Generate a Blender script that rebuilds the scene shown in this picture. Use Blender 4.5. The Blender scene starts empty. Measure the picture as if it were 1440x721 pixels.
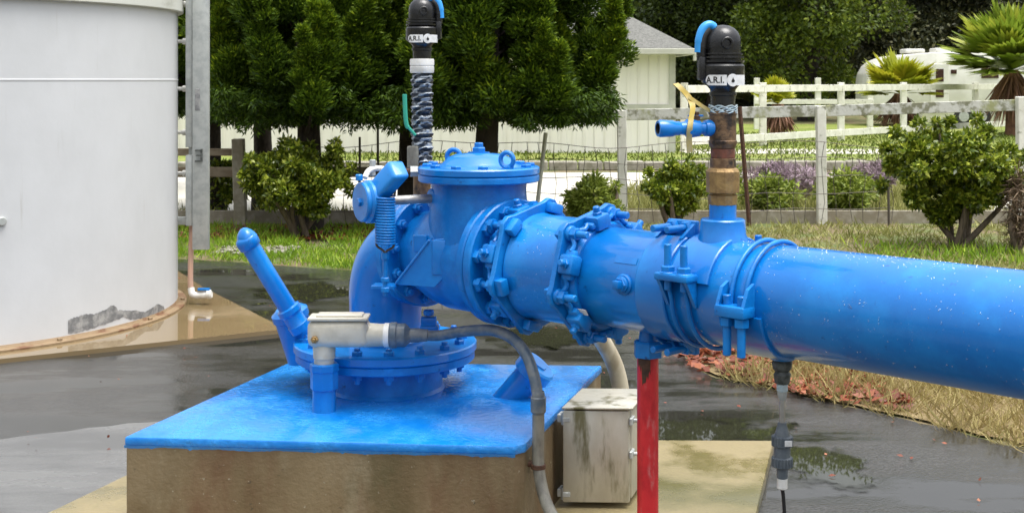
import bpy, bmesh, math, random
import numpy as np
from mathutils import Vector, Matrix
random.seed(7)
RNG = np.random.default_rng(11)
PI = math.pi
scene = bpy.context.scene
COL = scene.collection
V = Vector
EYE = 1.6
F, CX, HY = 1850.0, 720.0, 113.0

# ------------------------------------------------------------------ helpers
def at(px, py, d):
    """point of the place seen at photo pixel (px,py) when it stands d metres ahead"""
    return V(((px - CX) / F * d, d, EYE - (py - HY) / F * d))

def gr(px, py, z=0.0):
    d = (EYE - z) * F / (py - HY)
    return V(((px - CX) / F * d, d, z))

def on_plane(px, py, q, n):
    r = V(((px - CX) / F, 1.0, -(py - HY) / F)); o = V((0, 0, EYE))
    t = (V(q) - o).dot(V(n)) / r.dot(V(n))
    return o + r * t

def frame(d):
    d = V(d).normalized()
    h = V((0, 0, 1)) if abs(d.z) < 0.95 else V((1, 0, 0))
    x = h.cross(d).normalized()
    return x, d.cross(x).normalized(), d

# main pipe axis: s metres from P1 towards the check valve (left and away)
A = V((-0.701, 0.713, 0)).normalized()
N = V((-0.713, -0.701, 0)).normalized()
P1 = V((0.797, 3.88, 0.952))
UP = V((0, 0, 1))
def AX(s, r=0.0, phi=0.0):
    p = math.radians(phi)
    return P1 + A * s + (N * math.cos(p) + UP * math.sin(p)) * r
def RAD(phi):
    p = math.radians(phi)
    return N * math.cos(p) + UP * math.sin(p)
def TAN(phi):
    p = math.radians(phi)
    return -N * math.sin(p) + UP * math.cos(p)

class MB:
    def __init__(self):
        self.bm = bmesh.new()
    def lathe(self, o, d, prof, seg=36, squash=None):
        o = V(o); x, y, d = frame(d); rings = []
        bm = self.bm
        for t, r in prof:
            if r < 1e-6:
                rings.append([bm.verts.new(o + d * t)])
            else:
                rings.append([bm.verts.new(o + d * t + (x * math.cos(2*PI*i/seg) + y * math.sin(2*PI*i/seg)) * r) for i in range(seg)])
        for a, b in zip(rings, rings[1:]):
            for i in range(seg):
                j = (i + 1) % seg
                vs = [a[i % len(a)], a[j % len(a)], b[j % len(b)], b[i % len(b)]]
                u = []
                for v in vs:
                    if v not in u: u.append(v)
                if len(u) > 2:
                    try: bm.faces.new(u)
                    except ValueError: pass
        return self
    def cyl(self, o, d, r, t0, t1, ch=0.003, seg=36):
        ch = min(ch, r * 0.4, abs(t1 - t0) * 0.4)
        return self.lathe(o, d, [(t0, 0), (t0, r - ch), (t0 + ch, r), (t1 - ch, r), (t1, r - ch), (t1, 0)], seg)
    def tube(self, pts, r, seg=14, cap=True):
        pts = [V(p) for p in pts]; n = len(pts); bm = self.bm
        rs = r if isinstance(r, (list, tuple)) else [r] * n
        tg = []
        for i in range(n):
            tg.append((pts[min(i + 1, n - 1)] - pts[max(i - 1, 0)]).normalized())
        x, y, _ = frame(tg[0]); rings = []
        for i in range(n):
            x = (x - tg[i] * x.dot(tg[i])).normalized(); y = tg[i].cross(x)
            rings.append([bm.verts.new(pts[i] + (x * math.cos(2*PI*k/seg) + y * math.sin(2*PI*k/seg)) * rs[i]) for k in range(seg)])
        for a, b in zip(rings, rings[1:]):
            for k in range(seg):
                bm.faces.new([a[k], a[(k+1) % seg], b[(k+1) % seg], b[k]])
        if cap:
            bm.faces.new(rings[0][::-1]); bm.faces.new(rings[-1])
        return self
    def box(self, c, size, X=(1, 0, 0), Y=(0, 1, 0), Z=(0, 0, 1), bev=0.0, seg=2):
        c = V(c); X, Y, Z = V(X).normalized(), V(Y).normalized(), V(Z).normalized()
        bm = self.bm if bev <= 0 else bmesh.new()
        vs = {}
        for i in (-1, 1):
            for j in (-1, 1):
                for k in (-1, 1):
                    vs[i, j, k] = bm.verts.new(c + X*(i*size[0]/2) + Y*(j*size[1]/2) + Z*(k*size[2]/2))
        for q in ([(-1,-1,-1),(-1,-1,1),(-1,1,1),(-1,1,-1)], [(1,-1,-1),(1,1,-1),(1,1,1),(1,-1,1)],
                  [(-1,-1,-1),(1,-1,-1),(1,-1,1),(-1,-1,1)], [(-1,1,-1),(-1,1,1),(1,1,1),(1,1,-1)],
                  [(-1,-1,-1),(-1,1,-1),(1,1,-1),(1,-1,-1)], [(-1,-1,1),(1,-1,1),(1,1,1),(-1,1,1)]):
            bm.faces.new([vs[t] for t in q])
        if bev > 0:
            bmesh.ops.recalc_face_normals(bm, faces=bm.faces)
            bmesh.ops.bevel(bm, geom=bm.edges[:], offset=bev, segments=seg, affect='EDGES', profile=0.5)
            self.join(bm)
        return self
    def prism(self, pts, dv, bev=0.0, seg=2):
        bm = self.bm if bev <= 0 else bmesh.new()
        dv = V(dv); a = [bm.verts.new(V(p)) for p in pts]; b = [bm.verts.new(V(p) + dv) for p in pts]
        n = len(a)
        bm.faces.new(a[::-1]); bm.faces.new(b)
        for i in range(n):
            bm.faces.new([a[i], a[(i+1) % n], b[(i+1) % n], b[i]])
        if bev > 0:
            bmesh.ops.recalc_face_normals(bm, faces=bm.faces)
            bmesh.ops.bevel(bm, geom=bm.edges[:], offset=bev, segments=seg, affect='EDGES', profile=0.5)
            self.join(bm)
        return self
    def join(self, other):
        me = bpy.data.meshes.new('t'); other.to_mesh(me); other.free()
        self.bm.from_mesh(me); bpy.data.meshes.remove(me)
    def hexa(self, o, d, r, t0, t1):
        return self.lathe(o, d, [(t0, 0), (t0, r), (t1 - r*0.15, r), (t1, r*0.85), (t1, 0)], 6)
    def build(self, name, mat, parent=None, angle=32):
        bm = self.bm
        bmesh.ops.recalc_face_normals(bm, faces=bm.faces)
        me = bpy.data.meshes.new(name)
        off = world_loc(parent)
        if off.length > 0: bmesh.ops.translate(bm, verts=bm.verts, vec=-off)
        bm.to_mesh(me); bm.free()
        me.polygons.foreach_set('use_smooth', [True] * len(me.polygons))
        me.set_sharp_from_angle(angle=math.radians(angle))
        me.materials.append(mat)
        return link(name, me, parent)

def world_loc(o):
    p = V((0, 0, 0))
    while o is not None:
        p = p + o.location; o = o.parent
    return p
def link(name, me, parent=None):
    o = bpy.data.objects.new(name, me); COL.objects.link(o)
    if parent: o.parent = parent
    return o
def tag(o, label, cat, group=None):
    o['label'] = label; o['category'] = cat
    if group: o['group'] = group
    return o
def thing(name, loc, label, cat, group=None):
    o = bpy.data.objects.new(name, None); COL.objects.link(o)
    o.location = V(loc); o.empty_display_size = 0.1
    return tag(o, label, cat, group)
def dup(o, loc, label=None, parent=None, rotz=None):
    c = o.copy(); COL.objects.link(c)
    if parent is None:
        c.location = V(loc)
        if label: c['label'] = label
        if rotz is not None: c.rotation_euler.z = rotz
    else:
        c.parent = parent
    for ch in [k for k in o.children]:
        dup(ch, None, None, c)
    return c
def structure(o):
    o['kind'] = 'structure'; return o
def stuff(o):
    o['kind'] = 'stuff'; return o

def smooth_path(pts, n=6):
    """Catmull-Rom through the points"""
    P = [V(p) for p in pts]; P = [P[0]*2 - P[1]] + P + [P[-1]*2 - P[-2]]
    out = []
    for i in range(1, len(P) - 2):
        for k in range(n):
            t = k / n
            a, b, c, d = P[i-1], P[i], P[i+1], P[i+2]
            out.append(0.5 * ((2*b) + (c - a)*t + (2*a - 5*b + 4*c - d)*t*t + (3*b - a - 3*c + d)*t*t*t))
    out.append(P[-2])
    return out

# ------------------------------------------------------------------ materials
def new_mat(name):
    m = bpy.data.materials.new(name); m.use_nodes = True
    nt = m.node_tree; b = nt.nodes['Principled BSDF']
    return m, nt, b
def nd(nt, typ, **kw):
    n = nt.nodes.new(typ)
    for k, v in kw.items(): setattr(n, k, v)
    return n
def c4(c): return (c[0], c[1], c[2], 1.0)

def mat(name, col, rough=0.5, metal=0.0, col2=None, scale=8.0, stretch=(1, 1, 1), lo=0.4, hi=0.65, rough2=None,
        bump=0.0, bscale=60.0, spec=0.5, detail=6.0, coat=0.0, col3=None, scale3=2.0, lo3=0.55, hi3=0.7, stretch3=(1,1,1), bdist=0.01):
    m, nt, b = new_mat(name)
    L = nt.links.new
    tc = nd(nt, 'ShaderNodeTexCoord')
    def noise(sc, st, det=detail, seed=0.0):
        mp = nd(nt, 'ShaderNodeMapping'); mp.inputs['Scale'].default_value = st
        mp.inputs['Location'].default_value = (seed, seed*1.7, seed*0.6)
        L(tc.outputs['Object'], mp.inputs['Vector'])
        t = nd(nt, 'ShaderNodeTexNoise'); t.inputs['Scale'].default_value = sc; t.inputs['Detail'].default_value = det
        t.inputs['Roughness'].default_value = 0.62
        L(mp.outputs[0], t.inputs['Vector']); return t
    def ramp(n, a, c):
        r = nd(nt, 'ShaderNodeMapRange'); r.inputs['From Min'].default_value = a; r.inputs['From Max'].default_value = c
        r.interpolation_type = 'SMOOTHSTEP'
        L(n.outputs['Fac'], r.inputs['Value']); return r
    b.inputs['Base Color'].default_value = c4(col); b.inputs['Roughness'].default_value = rough
    b.inputs['Metallic'].default_value = metal; b.inputs['Specular IOR Level'].default_value = spec
    if coat: b.inputs['Coat Weight'].default_value = coat; b.inputs['Coat Roughness'].default_value = 0.08
    src = None
    if col2 is not None:
        n1 = noise(scale, stretch); r1 = ramp(n1, lo, hi)
        mx = nd(nt, 'ShaderNodeMix', data_type='RGBA')
        mx.inputs[6].default_value = c4(col); mx.inputs[7].default_value = c4(col2)
        L(r1.outputs[0], mx.inputs[0]); src = mx.outputs[2]
        if rough2 is not None:
            rr = nd(nt, 'ShaderNodeMix', data_type='FLOAT')
            rr.inputs[2].default_value = rough; rr.inputs[3].default_value = rough2
            L(r1.outputs[0], rr.inputs[0]); L(rr.outputs[0], b.inputs['Roughness'])
    if col3 is not None:
        n3 = noise(scale3, stretch3, seed=5.3); r3 = ramp(n3, lo3, hi3)
        mx3 = nd(nt, 'ShaderNodeMix', data_type='RGBA')
        mx3.inputs[6].default_value = c4(col); mx3.inputs[7].default_value = c4(col3)
        if src is not None: L(src, mx3.inputs[6])
        L(r3.outputs[0], mx3.inputs[0]); src = mx3.outputs[2]
    if src is not None: L(src, b.inputs['Base Color'])
    if bump > 0:
        nb = noise(bscale, (1, 1, 1), 5.0, 2.2)
        bp = nd(nt, 'ShaderNodeBump'); bp.inputs['Strength'].default_value = bump; bp.inputs['Distance'].default_value = bdist
        L(nb.outputs['Fac'], bp.inputs['Height']); L(bp.outputs[0], b.inputs['Normal'])
    return m

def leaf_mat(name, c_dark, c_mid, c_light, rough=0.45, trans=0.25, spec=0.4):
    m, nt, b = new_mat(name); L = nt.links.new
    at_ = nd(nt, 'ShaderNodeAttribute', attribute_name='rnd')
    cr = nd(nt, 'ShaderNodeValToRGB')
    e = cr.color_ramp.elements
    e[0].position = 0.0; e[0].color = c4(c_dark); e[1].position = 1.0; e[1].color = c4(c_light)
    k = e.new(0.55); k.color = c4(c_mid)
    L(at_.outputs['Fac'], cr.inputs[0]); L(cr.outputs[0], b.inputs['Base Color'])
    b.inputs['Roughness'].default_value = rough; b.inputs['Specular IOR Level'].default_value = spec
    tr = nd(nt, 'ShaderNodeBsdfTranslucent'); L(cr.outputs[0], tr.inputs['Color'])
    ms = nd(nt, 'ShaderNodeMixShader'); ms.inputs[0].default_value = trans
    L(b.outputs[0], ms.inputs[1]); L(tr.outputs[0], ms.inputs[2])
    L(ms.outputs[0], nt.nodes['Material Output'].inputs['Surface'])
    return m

BLUE = (0.001, 0.150, 0.50)
M = {}
M['blue'] = mat('blue_paint', BLUE, 0.30, col2=(0.003, 0.205, 0.60), scale=5, rough2=0.36, bump=0.10, bscale=40, bdist=0.004, spec=0.4, coat=0.45,
                col3=(0.004, 0.085, 0.30), scale3=26, lo3=0.63, hi3=0.74)
M['blue_cast'] = mat('blue_cast_paint', (0.001, 0.142, 0.47), 0.34, col2=(0.004, 0.205, 0.60), scale=9, rough2=0.42, bump=0.35, bscale=90, bdist=0.004, spec=0.35, coat=0.2,
                col3=(0.004, 0.055, 0.20), scale3=22, lo3=0.64, hi3=0.74)
M['white_label'] = mat('white_label', (0.78, 0.78, 0.76), 0.4, col2=(0.62, 0.62, 0.6), scale=40)
M['black_plastic'] = mat('black_plastic', (0.009, 0.009, 0.010), 0.2, col2=(0.02, 0.02, 0.02), scale=14, rough2=0.34, bump=0.1, bscale=120)
M['ink'] = mat('black_ink', (0.01, 0.01, 0.01), 0.5)
M['spout_blue'] = mat('light_blue_plastic', (0.03, 0.30, 0.72), 0.35)
M['bronze'] = mat('tarnished_bronze', (0.13, 0.075, 0.04), 0.42, 0.35, col2=(0.23, 0.14, 0.07), scale=30, rough2=0.6, bump=0.3, bscale=90, col3=(0.03, 0.022, 0.018), scale3=18, lo3=0.5, hi3=0.66)
M['brass'] = mat('dull_brass', (0.34, 0.22, 0.085), 0.40, 0.45, col2=(0.22, 0.135, 0.055), scale=25, rough2=0.55, bump=0.25, bscale=80)
M['rust_red'] = mat('rusty_red_fitting', (0.17, 0.055, 0.03), 0.6, 0.1, col2=(0.09, 0.04, 0.025), scale=35, bump=0.3)
M['rust'] = mat('rust_brown', (0.10, 0.045, 0.025), 0.75, 0.1, col2=(0.05, 0.025, 0.016), scale=30, bump=0.4)
M['tape'] = mat('thread_tape', (0.50, 0.58, 0.60), 0.5, col2=(0.42, 0.55, 0.6), scale=60, bump=0.6, bscale=120)
M['steel'] = mat('steel_shaft', (0.48, 0.47, 0.44), 0.38, 0.75, col2=(0.35, 0.33, 0.3), scale=20, bump=0.1)
M['galv'] = mat('galvanised_steel', (0.46, 0.48, 0.46), 0.5, 0.3, col2=(0.36, 0.38, 0.37), scale=14, rough2=0.6, bump=0.05)
M['red'] = mat('red_paint', (0.66, 0.025, 0.03), 0.42, col2=(0.44, 0.012, 0.018), scale=18, stretch=(1, 1, 0.4), bump=0.35, bscale=70, bdist=0.004,
               col3=(0.62, 0.24, 0.22), scale3=26, lo3=0.58, hi3=0.80, stretch3=(1, 1, .35))
M['beige'] = mat('beige_grey_paint', (0.52, 0.49, 0.40), 0.42, col2=(0.42, 0.39, 0.31), scale=12, rough2=0.55, bump=0.08, col3=(0.25, 0.22, 0.16), scale3=16, lo3=0.68, hi3=0.82)
M['conduit'] = mat('grey_rubber_conduit', (0.075, 0.105, 0.135), 0.36, col2=(0.16, 0.17, 0.17), scale=22, rough2=0.5)
M['conduit_old'] = mat('weathered_conduit', (0.22, 0.21, 0.17), 0.5, col2=(0.12, 0.115, 0.095), scale=20, stretch=(1, 1, 0.4), bump=0.2)
M['grey_plastic'] = mat('grey_plastic', (0.085, 0.105, 0.125), 0.35, col2=(0.13, 0.15, 0.165), scale=30)
M['grey_dark'] = mat('dark_grey_metal', (0.05, 0.055, 0.05), 0.5, 0.2, col2=(0.12, 0.13, 0.12), scale=50, bump=0.5)
M['pvc'] = mat('beige_pvc', (0.50, 0.45, 0.34), 0.5, col2=(0.36, 0.31, 0.22), scale=14, rough2=0.6, stretch=(1, 1, .5), col3=(0.2, 0.19, 0.11), scale3=9, lo3=0.6, hi3=0.8)
M['pvc_pink'] = mat('faded_pink_pipe', (0.52, 0.31, 0.22), 0.5, col2=(0.42, 0.30, 0.22), scale=10, stretch=(1, 1, 0.3))
M['pvc_white'] = mat('white_pvc', (0.75, 0.74, 0.70), 0.4, col2=(0.6, 0.58, 0.52), scale=20)
M['stainless'] = mat('weathered_stainless', (0.60, 0.58, 0.51), 0.34, 0.55, col2=(0.48, 0.45, 0.36), scale=5, stretch=(1.2, 1.2, 0.5), rough2=0.52, lo=0.35, hi=0.7,
                     col3=(0.17, 0.155, 0.08), scale3=5.5, lo3=0.50, hi3=0.66, stretch3=(1.6, 1.6, .35), bump=0.06, bscale=20)
M['tank'] = mat('white_tank_paint', (0.62, 0.63, 0.64), 0.45, col2=(0.55, 0.56, 0.565), scale=1.6, lo=0.3, hi=0.75, col3=(0.40, 0.39, 0.35), scale3=5, lo3=.62, hi3=.85, stretch3=(2.5, 2.5, .22), bump=0.12, bscale=4, stretch=(1, 1, .6), bdist=.02)
M['tank_rim'] = mat('tank_rim_paint', (0.60, 0.61, 0.55), 0.5, col2=(0.36, 0.36, 0.30), scale=3.5, lo=0.5, hi=0.8, stretch=(1, 1, 2.5))
M['bare'] = mat('bare_grey_metal', (0.16, 0.165, 0.17), 0.5, col2=(0.36, 0.36, 0.35), scale=14, bump=0.3)
M['chime'] = mat('rusty_tan_chime', (0.26, 0.18, 0.10), 0.6, col2=(0.16, 0.075, 0.035), scale=7, lo=0.5, hi=0.62, bump=0.3)
M['white_wood'] = mat('weathered_white_wood', (0.76, 0.75, 0.67), 0.6, col2=(0.64, 0.63, 0.54), scale=5, bump=0.2, bscale=30, col3=(0.24, 0.24, 0.17), scale3=7, lo3=0.58, hi3=0.72)
M['lichen_wood'] = mat('lichen_rail_wood', (0.55, 0.55, 0.50), 0.75, col2=(0.20, 0.20, 0.13), scale=8, lo=0.45, hi=0.60, bump=0.4, bscale=30, col3=(0.30, 0.31, 0.15), scale3=4, lo3=0.5, hi3=0.66)
M['brown_wood'] = mat('brown_fence_wood', (0.17, 0.13, 0.085), 0.8, col2=(0.26, 0.215, 0.155), scale=9, stretch=(.4, 1, 1), bump=0.3)
M['grey_wood'] = mat('grey_fence_wood', (0.24, 0.21, 0.15), 0.8, col2=(0.34, 0.31, 0.25), scale=9, bump=0.3)
M['wire'] = mat('rusty_wire', (0.10, 0.085, 0.07), 0.6, 0.4)
M['strap'] = mat('faded_yellow_strap', (0.50, 0.36, 0.06), 0.6, col2=(0.52, 0.44, 0.22), scale=12)
M['green_handle'] = mat('green_handle', (0.04, 0.36, 0.24), 0.4)
M['bark'] = mat('dark_bark', (0.05, 0.038, 0.028), 0.9, col2=(0.025, 0.019, 0.015), scale=8, stretch=(3, 3, .5), bump=0.8, bscale=14, bdist=.04)
M['bark_light'] = mat('light_bark', (0.17, 0.13, 0.09), 0.9, col2=(0.09, 0.07, 0.05), scale=10, stretch=(3, 3, .5), bump=0.6, bscale=20)
M['stone'] = mat('stone_edging', (0.30, 0.28, 0.23), 0.85, col2=(0.19, 0.18, 0.13), scale=5, bump=0.5, bscale=9, bdist=.03)
M['glass_dark'] = mat('dark_window', (0.05, 0.025, 0.02), 0.12)
M['rv'] = mat('white_trailer', (0.70, 0.69, 0.64), 0.35, col2=(0.6, 0.59, 0.53), scale=1.5)
M['tyre'] = mat('tyre_rubber', (0.02, 0.02, 0.02), 0.8)
M['roof'] = mat('grey_shingles', (0.16, 0.16, 0.145), 0.85, col2=(0.10, 0.10, 0.09), scale=16, stretch=(1, 1, 2.5), bump=0.5, bscale=22, bdist=.03)
M['trim'] = mat('pale_trim', (0.50, 0.50, 0.43), 0.6, col2=(0.42, 0.42, 0.36), scale=3)
M['palm_dead'] = mat('dead_palm_skirt', (0.22, 0.11, 0.06), 0.85, col2=(0.13, 0.065, 0.04), scale=7)

def wrap_mat():
    m, nt, b = new_mat('foil_wrap'); L = nt.links.new
    tc = nd(nt, 'ShaderNodeTexCoord')
    mp = nd(nt, 'ShaderNodeMapping'); mp.inputs['Rotation'].default_value = (0.5, 0.35, 0)
    L(tc.outputs['Object'], mp.inputs['Vector'])
    w = nd(nt, 'ShaderNodeTexWave', bands_direction='Z'); w.inputs['Scale'].default_value = 13; w.inputs['Distortion'].default_value = 5; w.inputs['Detail'].default_value = 3
    w.inputs['Detail Scale'].default_value = 2.2
    L(mp.outputs[0], w.inputs['Vector'])
    cr = nd(nt, 'ShaderNodeValToRGB'); e = cr.color_ramp.elements
    e[0].position = 0.52; e[0].color = (0.018, 0.026, 0.040, 1); e[1].position = 0.95; e[1].color = (0.36, 0.40, 0.44, 1)
    L(w.outputs['Fac'], cr.inputs[0]); L(cr.outputs[0], b.inputs['Base Color'])
    b.inputs['Roughness'].default_value = 0.32; b.inputs['Metallic'].default_value = 0.15
    bp = nd(nt, 'ShaderNodeBump'); bp.inputs['Strength'].default_value = 0.8; bp.inputs['Distance'].default_value = 0.008
    L(w.outputs['Fac'], bp.inputs['Height']); L(bp.outputs[0], b.inputs['Normal'])
    return m
M['wrap'] = wrap_mat()

def wet_ground(name, dry, wet, scale, lo, hi, rdry, rwet, stain=None, bump=0.5, bscale=160, stretch=(1, 1, 1), bdist=0.006, fine=None, seed=0.0):
    """hard ground: smooth standing-water patches between rougher damp patches"""
    m, nt, b = new_mat(name); L = nt.links.new
    tc = nd(nt, 'ShaderNodeTexCoord')
    mp = nd(nt, 'ShaderNodeMapping'); mp.inputs['Scale'].default_value = stretch; mp.inputs['Location'].default_value = (seed, seed, 0)
    L(tc.outputs['Object'], mp.inputs['Vector'])
    n = nd(nt, 'ShaderNodeTexNoise'); n.inputs['Scale'].default_value = scale; n.inputs['Detail'].default_value = 8; n.inputs['Roughness'].default_value = 0.6
    L(mp.outputs[0], n.inputs['Vector'])
    r = nd(nt, 'ShaderNodeMapRange', interpolation_type='SMOOTHSTEP'); r.inputs['From Min'].default_value = lo; r.inputs['From Max'].default_value = hi
    L(n.outputs['Fac'], r.inputs['Value'])
    f = nd(nt, 'ShaderNodeTexNoise'); f.inputs['Scale'].default_value = bscale; f.inputs['Detail'].default_value = 4
    L(tc.outputs['Object'], f.inputs['Vector'])
    dm = nd(nt, 'ShaderNodeMix', data_type='RGBA'); dm.inputs[6].default_value = c4(dry)
    dm.inputs[7].default_value = c4(fine if fine else [x*0.55 for x in dry])
    fr = nd(nt, 'ShaderNodeMapRange'); fr.inputs['From Min'].default_value = 0.35; fr.inputs['From Max'].default_value = 0.68
    L(f.outputs['Fac'], fr.inputs['Value']); L(fr.outputs[0], dm.inputs[0])
    mx = nd(nt, 'ShaderNodeMix', data_type='RGBA'); mx.inputs[7].default_value = c4(wet)
    L(dm.outputs[2], mx.inputs[6]); L(r.outputs[0], mx.inputs[0])
    out = mx.outputs[2]
    if stain:
        s = nd(nt, 'ShaderNodeTexNoise'); s.inputs['Scale'].default_value = scale*0.5; s.inputs['Detail'].default_value = 7
        L(tc.outputs['Object'], s.inputs['Vector'])
        sr = nd(nt, 'ShaderNodeMapRange'); sr.inputs['From Min'].default_value = 0.48; sr.inputs['From Max'].default_value = 0.66
        L(s.outputs['Fac'], sr.inputs['Value'])
        sm = nd(nt, 'ShaderNodeMix', data_type='RGBA'); L(out, sm.inputs[6]); sm.inputs[7].default_value = c4(stain); L(sr.outputs[0], sm.inputs[0])
        out = sm.outputs[2]
    L(out, b.inputs['Base Color'])
    rr = nd(nt, 'ShaderNodeMix', data_type='FLOAT'); rr.inputs[2].default_value = rdry; rr.inputs[3].default_value = rwet
    L(r.outputs[0], rr.inputs[0]); L(rr.outputs[0], b.inputs['Roughness'])
    bp = nd(nt, 'ShaderNodeBump'); bp.inputs['Distance'].default_value = bdist
    inv = nd(nt, 'ShaderNodeMath', operation='MULTIPLY_ADD'); inv.inputs[1].default_value = -bump; inv.inputs[2].default_value = bump
    L(r.outputs[0], inv.inputs[0]); L(inv.outputs[0], bp.inputs['Strength'])
    L(f.outputs['Fac'], bp.inputs['Height']); L(bp.outputs[0], b.inputs['Normal'])
    return m
M['asphalt'] = wet_ground('wet_asphalt', (0.068, 0.067, 0.064), (0.026, 0.025, 0.021), 1.5, 0.40, 0.60, 0.24, 0.03, bump=0.6, bscale=95, stretch=(.5, 1.5, 1), bdist=.008, fine=(.030, .030, .028))
M['path'] = wet_ground('smooth_grey_path', (0.12, 0.12, 0.118), (0.08, 0.08, 0.078), 1.4, 0.45, 0.65, 0.30, 0.10, bump=0.3, bscale=140, stretch=(.5, 1.5, 1), fine=(.155, .155, .15))
M['pad'] = wet_ground('wet_tan_concrete', (0.27, 0.20, 0.115), (0.20, 0.145, 0.075), 0.8, 0.30, 0.46, 0.25, 0.04, bump=0.2, bscale=90, fine=(.2, .15, .085))
M['slab'] = wet_ground('damp_concrete_slab', (0.27, 0.22, 0.11), (0.17, 0.14, 0.055), 2.3, 0.46, 0.62, 0.42, 0.15, stain=(0.11, 0.10, 0.038), bump=0.4, bscale=70, fine=(.25, .2, .11))
M['drive'] = wet_ground('pale_driveway', (0.62, 0.58, 0.50), (0.56, 0.53, 0.45), 0.6, 0.4, 0.6, 0.6, 0.3, bump=0.2, bscale=20, fine=(.55, .52, .44))
M['soil'] = mat('weedy_soil', (0.16, 0.12, 0.06), 0.9, col2=(0.10, 0.13, 0.03), scale=1.6, lo=0.40, hi=0.6, bump=0.8, bscale=14, bdist=.05,
                col3=(0.20, 0.15, 0.085), scale3=3.0, lo3=.5, hi3=.7)
M['lawn'] = mat('lawn', (0.15, 0.20, 0.022), 0.8, col2=(0.22, 0.23, 0.05), scale=0.8, bump=0.6, bscale=30, bdist=.03)
M['straw_soil'] = mat('straw_soil', (0.20, 0.14, 0.06), 0.9, col2=(0.30, 0.23, 0.11), scale=9, bump=0.9, bscale=40, bdist=.03)
M['hill'] = mat('wooded_hill', (0.022, 0.03, 0.012), 1.0, col2=(0.012, 0.018, 0.008), scale=0.2, bump=1, bscale=.6, bdist=1)

def concrete_face():
    m, nt, b = new_mat('stained_concrete'); L = nt.links.new
    tc = nd(nt, 'ShaderNodeTexCoord')
    def noise(sc, st, det=8, seed=0):
        mp = nd(nt, 'ShaderNodeMapping'); mp.inputs['Scale'].default_value = st; mp.inputs['Location'].default_value = (seed, seed, seed)
        L(tc.outputs['Object'], mp.inputs['Vector'])
        t = nd(nt, 'ShaderNodeTexNoise'); t.inputs['Scale'].default_value = sc; t.inputs['Detail'].default_value = det; t.inputs['Roughness'].default_value = .62
        L(mp.outputs[0], t.inputs['Vector']); return t
    def mixc(prev, col, n, lo, hi):
        r = nd(nt, 'ShaderNodeMapRange', interpolation_type='SMOOTHSTEP'); r.inputs['From Min'].default_value = lo; r.inputs['From Max'].default_value = hi
        L(n.outputs['Fac'], r.inputs['Value'])
        x = nd(nt, 'ShaderNodeMix', data_type='RGBA'); x.inputs[7].default_value = c4(col)
        if isinstance(prev, tuple): x.inputs[6].default_value = c4(prev)
        else: L(prev, x.inputs[6])
        L(r.outputs[0], x.inputs[0]); return x.outputs[2]
    c = mixc((0.190, 0.142, 0.078), (0.115, 0.080, 0.038), noise(2.6, (1.2, 1.2, .55)), .34, .66)
    c = mixc(c, (0.24, 0.20, 0.13), noise(3.6, (1.4, 1.4, .6), seed=3), .50, .78)
    c = mixc(c, (0.115, 0.050, 0.024), noise(1.9, (1.4, 1.4, .45), seed=8), .50, .74)
    c = mixc(c, (0.060, 0.058, 0.022), noise(2.6, (1, 1, .6), seed=12), .52, .76)
    c = mixc(c, (0.30, 0.27, 0.20), noise(38, (1, 1, 1), 3, seed=4), .66, .74)
    c = mixc(c, (0.05, 0.042, 0.025), noise(26, (1, 1, 1), 4, seed=6), .66, .76)
    L(c, b.inputs['Base Color']); b.inputs['Roughness'].default_value = .5
    bp = nd(nt, 'ShaderNodeBump'); bp.inputs['Strength'].default_value = .5; bp.inputs['Distance'].default_value = .006
    L(noise(60, (1, 1, 1), 5).outputs['Fac'], bp.inputs['Height']); L(bp.outputs[0], b.inputs['Normal'])
    return m
M['concrete'] = concrete_face()

def wet_blue_top():
    m, nt, b = new_mat('wet_blue_top'); L = nt.links.new
    tc = nd(nt, 'ShaderNodeTexCoord')
    mp = nd(nt, 'ShaderNodeMapping'); mp.inputs['Scale'].default_value = (1, .7, 1); L(tc.outputs['Object'], mp.inputs['Vector'])
    n = nd(nt, 'ShaderNodeTexNoise'); n.inputs['Scale'].default_value = 6.5; n.inputs['Detail'].default_value = 9; n.inputs['Roughness'].default_value = .7
    L(mp.outputs[0], n.inputs['Vector'])
    r = nd(nt, 'ShaderNodeMapRange', interpolation_type='SMOOTHSTEP'); r.inputs['From Min'].default_value = .36; r.inputs['From Max'].default_value = .64
    L(n.outputs['Fac'], r.inputs['Value'])
    mx = nd(nt, 'ShaderNodeMix', data_type='RGBA'); mx.inputs[6].default_value = c4((0.003, 0.175, 0.58)); mx.inputs[7].default_value = c4((0.022, 0.25, 0.68))
    L(r.outputs[0], mx.inputs[0]); L(mx.outputs[2], b.inputs['Base Color'])
    rr = nd(nt, 'ShaderNodeMix', data_type='FLOAT'); rr.inputs[2].default_value = .07; rr.inputs[3].default_value = .30
    L(r.outputs[0], rr.inputs[0]); L(rr.outputs[0], b.inputs['Roughness'])
    b.inputs['Coat Weight'].default_value = .3; b.inputs['Coat Roughness'].default_value = .15
    f = nd(nt, 'ShaderNodeTexNoise'); f.inputs['Scale'].default_value = 45; f.inputs['Detail'].default_value = 5; L(tc.outputs['Object'], f.inputs['Vector'])
    bp = nd(nt, 'ShaderNodeBump'); bp.inputs['Distance'].default_value = .012
    sc = nd(nt, 'ShaderNodeMath', operation='MULTIPLY_ADD'); sc.inputs[1].default_value = .5; sc.inputs[2].default_value = .12
    L(r.outputs[0], sc.inputs[0]); L(sc.outputs[0], bp.inputs['Strength'])
    L(f.outputs['Fac'], bp.inputs['Height']); L(bp.outputs[0], b.inputs['Normal'])
    return m
M['blue_top'] = wet_blue_top()

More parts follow.
